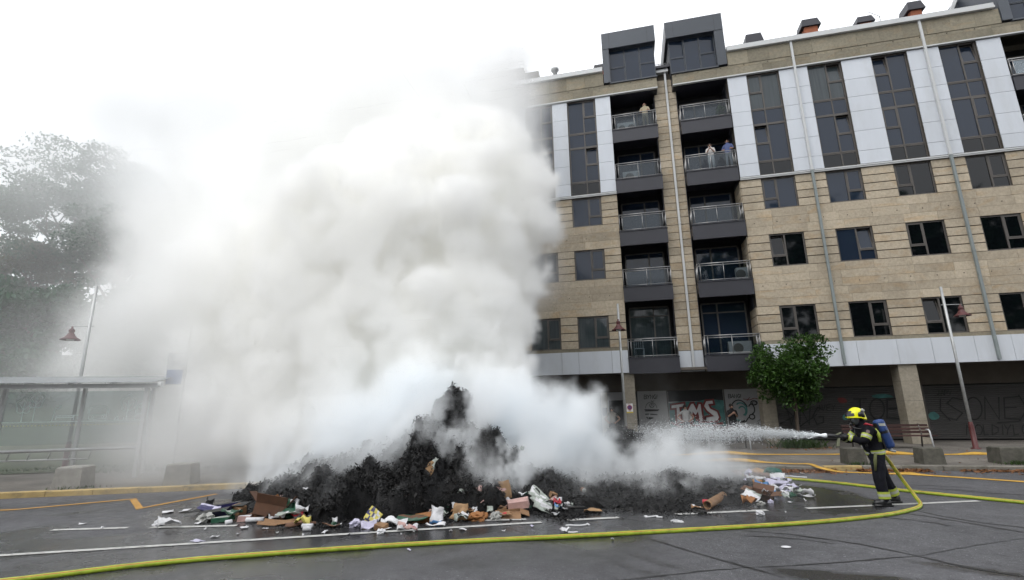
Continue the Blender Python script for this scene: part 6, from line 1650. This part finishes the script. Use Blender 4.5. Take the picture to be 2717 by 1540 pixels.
def volume(name, g, dens, m, label):
    n = g.n; me = bpy.data.meshes.new(name); me.vertices.add(int(n.prod()))
    at = me.attributes.new('soot', 'FLOAT', 'POINT'); at.data.foreach_set('value', np.ascontiguousarray(dens.transpose(2, 1, 0)).ravel().astype(np.float32))
    o = bpy.data.objects.new(name, me); C.objects.link(o)
    ng = bpy.data.node_groups.new(name, 'GeometryNodeTree')
    for io in ('INPUT', 'OUTPUT'): ng.interface.new_socket('Geometry', in_out=io, socket_type='NodeSocketGeometry')
    N = ng.nodes; L = ng.links
    gi = N.new('NodeGroupInput'); go = N.new('NodeGroupOutput'); vc = N.new('GeometryNodeVolumeCube')
    vc.inputs['Min'].default_value = tuple(g.lo); vc.inputs['Max'].default_value = tuple(g.hi)
    for k, ax in enumerate('XYZ'): vc.inputs['Resolution ' + ax].default_value = int(n[k])
    def vm(op, a, b=None, scale=None):
        q = N.new('ShaderNodeVectorMath'); q.operation = op; L.new(a, q.inputs[0])
        if b is not None: q.inputs[1].default_value = b
        if scale is not None: q.inputs['Scale'].default_value = scale
        return q
    pos = N.new('GeometryNodeInputPosition')
    a = vm('SUBTRACT', pos.outputs[0], tuple(g.lo)); a = vm('SCALE', a.outputs[0], scale=1 / g.h); a = vm('ADD', a.outputs[0], (.5, .5, .5)); a = vm('FLOOR', a.outputs[0])
    a = vm('DOT_PRODUCT', a.outputs[0], (1, int(n[0]), int(n[0] * n[1])))
    fi = N.new('FunctionNodeFloatToInt'); fi.rounding_mode = 'ROUND'; L.new(a.outputs['Value'], fi.inputs[0])
    na = N.new('GeometryNodeInputNamedAttribute'); na.data_type = 'FLOAT'; na.inputs[0].default_value = 'soot'
    si = N.new('GeometryNodeSampleIndex'); si.data_type = 'FLOAT'; si.clamp = True
    L.new(gi.outputs[0], si.inputs['Geometry']); L.new(na.outputs[0], si.inputs['Value']); L.new(fi.outputs[0], si.inputs['Index']); L.new(si.outputs[0], vc.inputs['Density'])
    sm = N.new('GeometryNodeSetMaterial'); sm.inputs['Material'].default_value = m
    L.new(vc.outputs[0], sm.inputs[0]); L.new(sm.outputs[0], go.inputs[0])
    o.modifiers.new('smoke', 'NODES').node_group = ng
    return tag(o, label, 'smoke', kind='stuff')
def smoke_mat(name, col, dens, aniso=0.0):
    m = bpy.data.materials.new(name); m.use_nodes = True; t = m.node_tree; t.nodes.clear()
    out = t.nodes.new('ShaderNodeOutputMaterial'); pv_ = t.nodes.new('ShaderNodeVolumePrincipled')
    pv_.inputs['Color'].default_value = (*col, 1); pv_.inputs['Density'].default_value = dens; pv_.inputs['Anisotropy'].default_value = aniso
    t.links.new(pv_.outputs[0], out.inputs['Volume']); return m

# billowing column
rng = np.random.default_rng(7)
g = Grid((-24, 11.6, .1), (-.6, 20.5, 17.5), .13)
for c in ((-4.5, 17, 12.0, 2.0), (-4.6, 17, 14.0, 1.5), (-4.4, 16.8, 9.5, 1.9), (-7, 17, 12.8, 2.6), (-10, 17, 13, 2.8), (-13, 17.3, 12, 3), (-16, 17.5, 11, 2.9), (-8.5, 17, 14.8, 2.0), (-19, 17.5, 9.3, 2.3), (-12, 17.2, 9.5, 3), (-15, 17.3, 8, 3), (-6, 17, 10.5, 2.6)): g.puff(c[:3], c[3])
back = g.sd.copy(); g.sd[:] = -9
g.cauliflower([(-4.5, 14.2, 1.3, 1.3), (-4.5, 14.3, 3.0, 1.5), (-5.4, 14.8, 5, 2.1), (-4.5, 15, 6.9, 1.9), (-4.35, 15, 8.8, 1.9), (-4.8, 15.3, 9.9, 1.9), (-3.2, 15.2, 7.6, .9), (-3.1, 15.2, 9.6, 1.0),
               (-7.3, 14.6, 2.4, 2.3), (-7.5, 15, 5.6, 2.7), (-7.4, 15, 8.7, 2.6), (-10.2, 14.8, 2.6, 2.2), (-10.3, 15, 5.8, 2.8), (-10.1, 15.2, 8, 2.2), (-13.0, 15, 3.6, 2.2), (-13.2, 15.2, 6.1, 2.6), (-15.8, 15.4, 5.4, 2.3), (-18.3, 15.7, 5.0, 2.0), (-20.5, 16, 4.2, 1.6), (-22.6, 16.6, 3.6, 1.5), (-19, 16.2, 6.6, 1.8), (-16.5, 15.8, 8, 2.4), (-9.6, 13.3, 1.0, 1.2), (-11.4, 13.9, 1.6, 1.3), (-6, 14.3, 4, 2.3), (-9, 14.4, 4.2, 2.5), (-8.8, 14.5, 7.3, 2.6), (-6, 14.6, 7.6, 2.3), (-11.9, 14.7, 4.6, 2.4), (-6, 14.9, 9.4, 2.0), (-8.6, 14.7, 2, 1.9)], 26, .2, .5)
for ax in range(3):
    for _ in range(1): g.sd = (np.roll(g.sd, 1, ax) + 2 * g.sd + np.roll(g.sd, -1, ax)) / 4
    g.sd = (np.roll(g.sd, 2, ax) + 2 * g.sd + np.roll(g.sd, -2, ax)) / 4
X, Y, Z = g.xyz()
sd = g.sd - .05 + .25 * fbm(g.n, 8, 4, .65, True) + .13 * fbm(g.n, (4.5, 4.5, 6), 3, .65) + .30 * fbm(g.n, 26, 3)
soft = sstep(-8, -19, X)                                        # ragged and thin towards the left, crisp on the right
wd = .32 + 1.4 * soft
D1 = sstep(-.06 - .5 * soft, wd, sd) * (1 - .8 * soft) * (.75 + .25 * sstep(0, 2, Z))
D1 = np.maximum(D1, .3 * sstep(-.5, 1.3, back + .8 * fbm(g.n, 18, 4, .58) - .25 * soft)) * sstep(.1, .7, Z)
volume('smoke_column', g, D1, smoke_mat('smoke_white', (.9992, .9984, .994), 3.4, -.35), 'dense white smoke column billowing up from the burning heap')
rng = np.random.default_rng(55)
# wide drifting cloud behind and to the left of it
g = Grid((-46, 8.5, .0), (.6, 29, 33), .4)
X, Y, Z = g.xyz()
for c in ((-6, 19.5, 8, 3.0), (-5.2, 19, 12, 2.6), (-5.3, 19.3, 14.8, 2.3), (-6, 20, 16.5, 2.8), (-8, 19.5, 13.5, 4), (-12, 20, 13, 5), (-9, 19, 8, 4.5), (-14, 19, 8.5, 4.5), (-17.5, 20, 13, 5), (-19, 18.5, 7.5, 3.6), (-13, 16.5, 3.5, 3.3), (-17, 16.5, 4, 2.6), (-12, 20.5, 18, 4.5), (-17.5, 21, 18, 5), (-21.5, 21.5, 18, 3.8), (-19, 20.5, 10.5, 3.3), (-9, 20.5, 18.5, 3.0)): g.puff(c[:3], c[3])
n1 = fbm(g.n, 9, 4, .55); n2 = fbm(g.n, 16, 3, .5)
A = .42 * sstep(-2.0, 2.6, g.sd + 1.6 * n1)
A *= 1 - .85 * sstep(-13, -18, X) * sstep(12, 7.5, Z)
veil = np.exp(-((X + 16) / 5) ** 2 - ((Y - 13.5) / 3.2) ** 2) * sstep(0, .8, Z) * sstep(8, 2.5, Z) * .085 + np.exp(-((X + 11.2) / 2.2) ** 2 - ((Y - 11.6) / 1.4) ** 2) * sstep(3.6, 1, Z) * .30
veil *= np.clip(1 + .8 * n1, .15, 2)
hi = (.018 * sstep(4, 12, Z) + .055 * sstep(12, 20, Z)) * sstep(-5, -12, X) * sstep(13, 17, Y) * np.clip(1 + 1.1 * n2, 0, 2.2)
A = (A + veil + hi) * sstep(33, 30, Z) * sstep(-46, -42, X) * sstep(29, 26, Y) * sstep(8.5, 9.5, Y) * sstep(-1.8, -4.0, X)
volume('smoke_cloud', g, A, smoke_mat('smoke_drift', (.9965, .9985, .9998), 1.0, .15), 'pale drifting smoke cloud veiling the trees and the bus shelter')
# low smoke and wisps on the heap
rng = np.random.default_rng(44)
g = Grid((-9.4, 8.1, .0), (4.4, 16.4, 3.3), .065)
X, Y, Z = g.xyz()
g.cauliflower([(-7.9, 11.9, .7, .6), (-7.1, 12, 1.1, .85), (-6.1, 12, 1.5, 1.0), (-5.3, 12.1, 2.0, 1.0), (-2.9, 12.3, 1.6, 1.0), (-2.1, 12.6, 1.05, .85), (-2.5, 13.2, 1.4, 1.0), (-1.9, 13.2, 1.15, .9), (-1.3, 13.2, .95, .8), (-.75, 13.2, .55, .58), (-.2, 13.2, .3, .42), (.35, 13.2, .34, .52), (.95, 13.2, .42, .58), (1.5, 13.3, .4, .56), (2.0, 13.3, .32, .52), (2.5, 13.3, .2, .42), (2.9, 13.4, .1, .3), (-1.6, 13.8, 1.4, .95)], 40, .2, .45, False)
n1 = fbm(g.n, 7, 4, .6); n2 = fbm(g.n, (8, 10, 17), 5, .62); n3 = fbm(g.n, 26, 2)
for k in range(g.n[2]): n2[:, :, k] = np.roll(n2[:, :, k], int(k * .35), 0)
low = 2.2 * sstep(-.15, .38, g.sd + .26 * n1 + .08 * n3) * sstep(.02, .3, Z)
HS = np.zeros((g.n[0], g.n[1]), np.float32)
ix_ = np.clip(np.round((g.axes()[0] + 8.6) / .045).astype(int), 0, len(HX) - 1); iy_ = np.clip(np.round((g.axes()[1] - 7.9) / .045).astype(int), 0, len(HY) - 1)
HS = np.maximum(0, HZ[np.ix_(ix_, iy_)])[:, :, None]
dh = Z - HS
onheap = sstep(.06, .35, HS)
wisp = 7.5 * sstep(.07, .42, n2 + .5 * n3 + .08 + .25 * sstep(.3, 1.2, HS) + .2 * sstep(-4.4, -5.2, X) - .6 * sstep(1.4, 1.8, HS)) * np.exp(-np.maximum(0, dh) / .42) * (.4 + .6 * sstep(-1.4, -2.6, X)) * (dh > 0) * onheap * sstep(.1, .6, HS + .2)
wisp *= 1 - .9 * sstep(1.45, 1.75, HS) * sstep(-4.6, -4.35, X) * sstep(-3.3, -3.6, X)
wisp *= .08 + .92 * sstep(8.9, 10.3, Y)
haze_ = .03 * np.exp(-((Y - 11.8) / 2.2) ** 2) * sstep(1.6, .2, Z) * sstep(-9.4, -8, X) * sstep(4.2, 1.6, X) * np.clip(1 + n1, .2, 2)
tt = np.clip((3.63 - X) / 3.48, 0, 1); jy = 11.09 + 4.21 * tt; jz = 1.245 - .245 * tt
mist = .2 * np.exp(-((Y - jy) ** 2 + (Z - jz) ** 2) / (.06 + .4 * tt) ** 2) * (X < 3.5) * (X > -.6) * np.clip(1 + .8 * n1, .1, 2)
Cc = (low + wisp + haze_ + mist)
for ax, n_ in zip(range(3), g.n):
    e = np.minimum(np.arange(n_), np.arange(n_)[::-1]) * g.h
    if ax == 2: e = (n_ - 1 - np.arange(n_)) * g.h
    sh = [1, 1, 1]; sh[ax] = n_; Cc = Cc * sstep(0, .5, e).reshape(sh)
volume('smoke_wisps', g, Cc, smoke_mat('smoke_blue', (.970, .986, .998), 1.0, 0), 'thin bluish smoke wisps curling over the heap and along the ground')
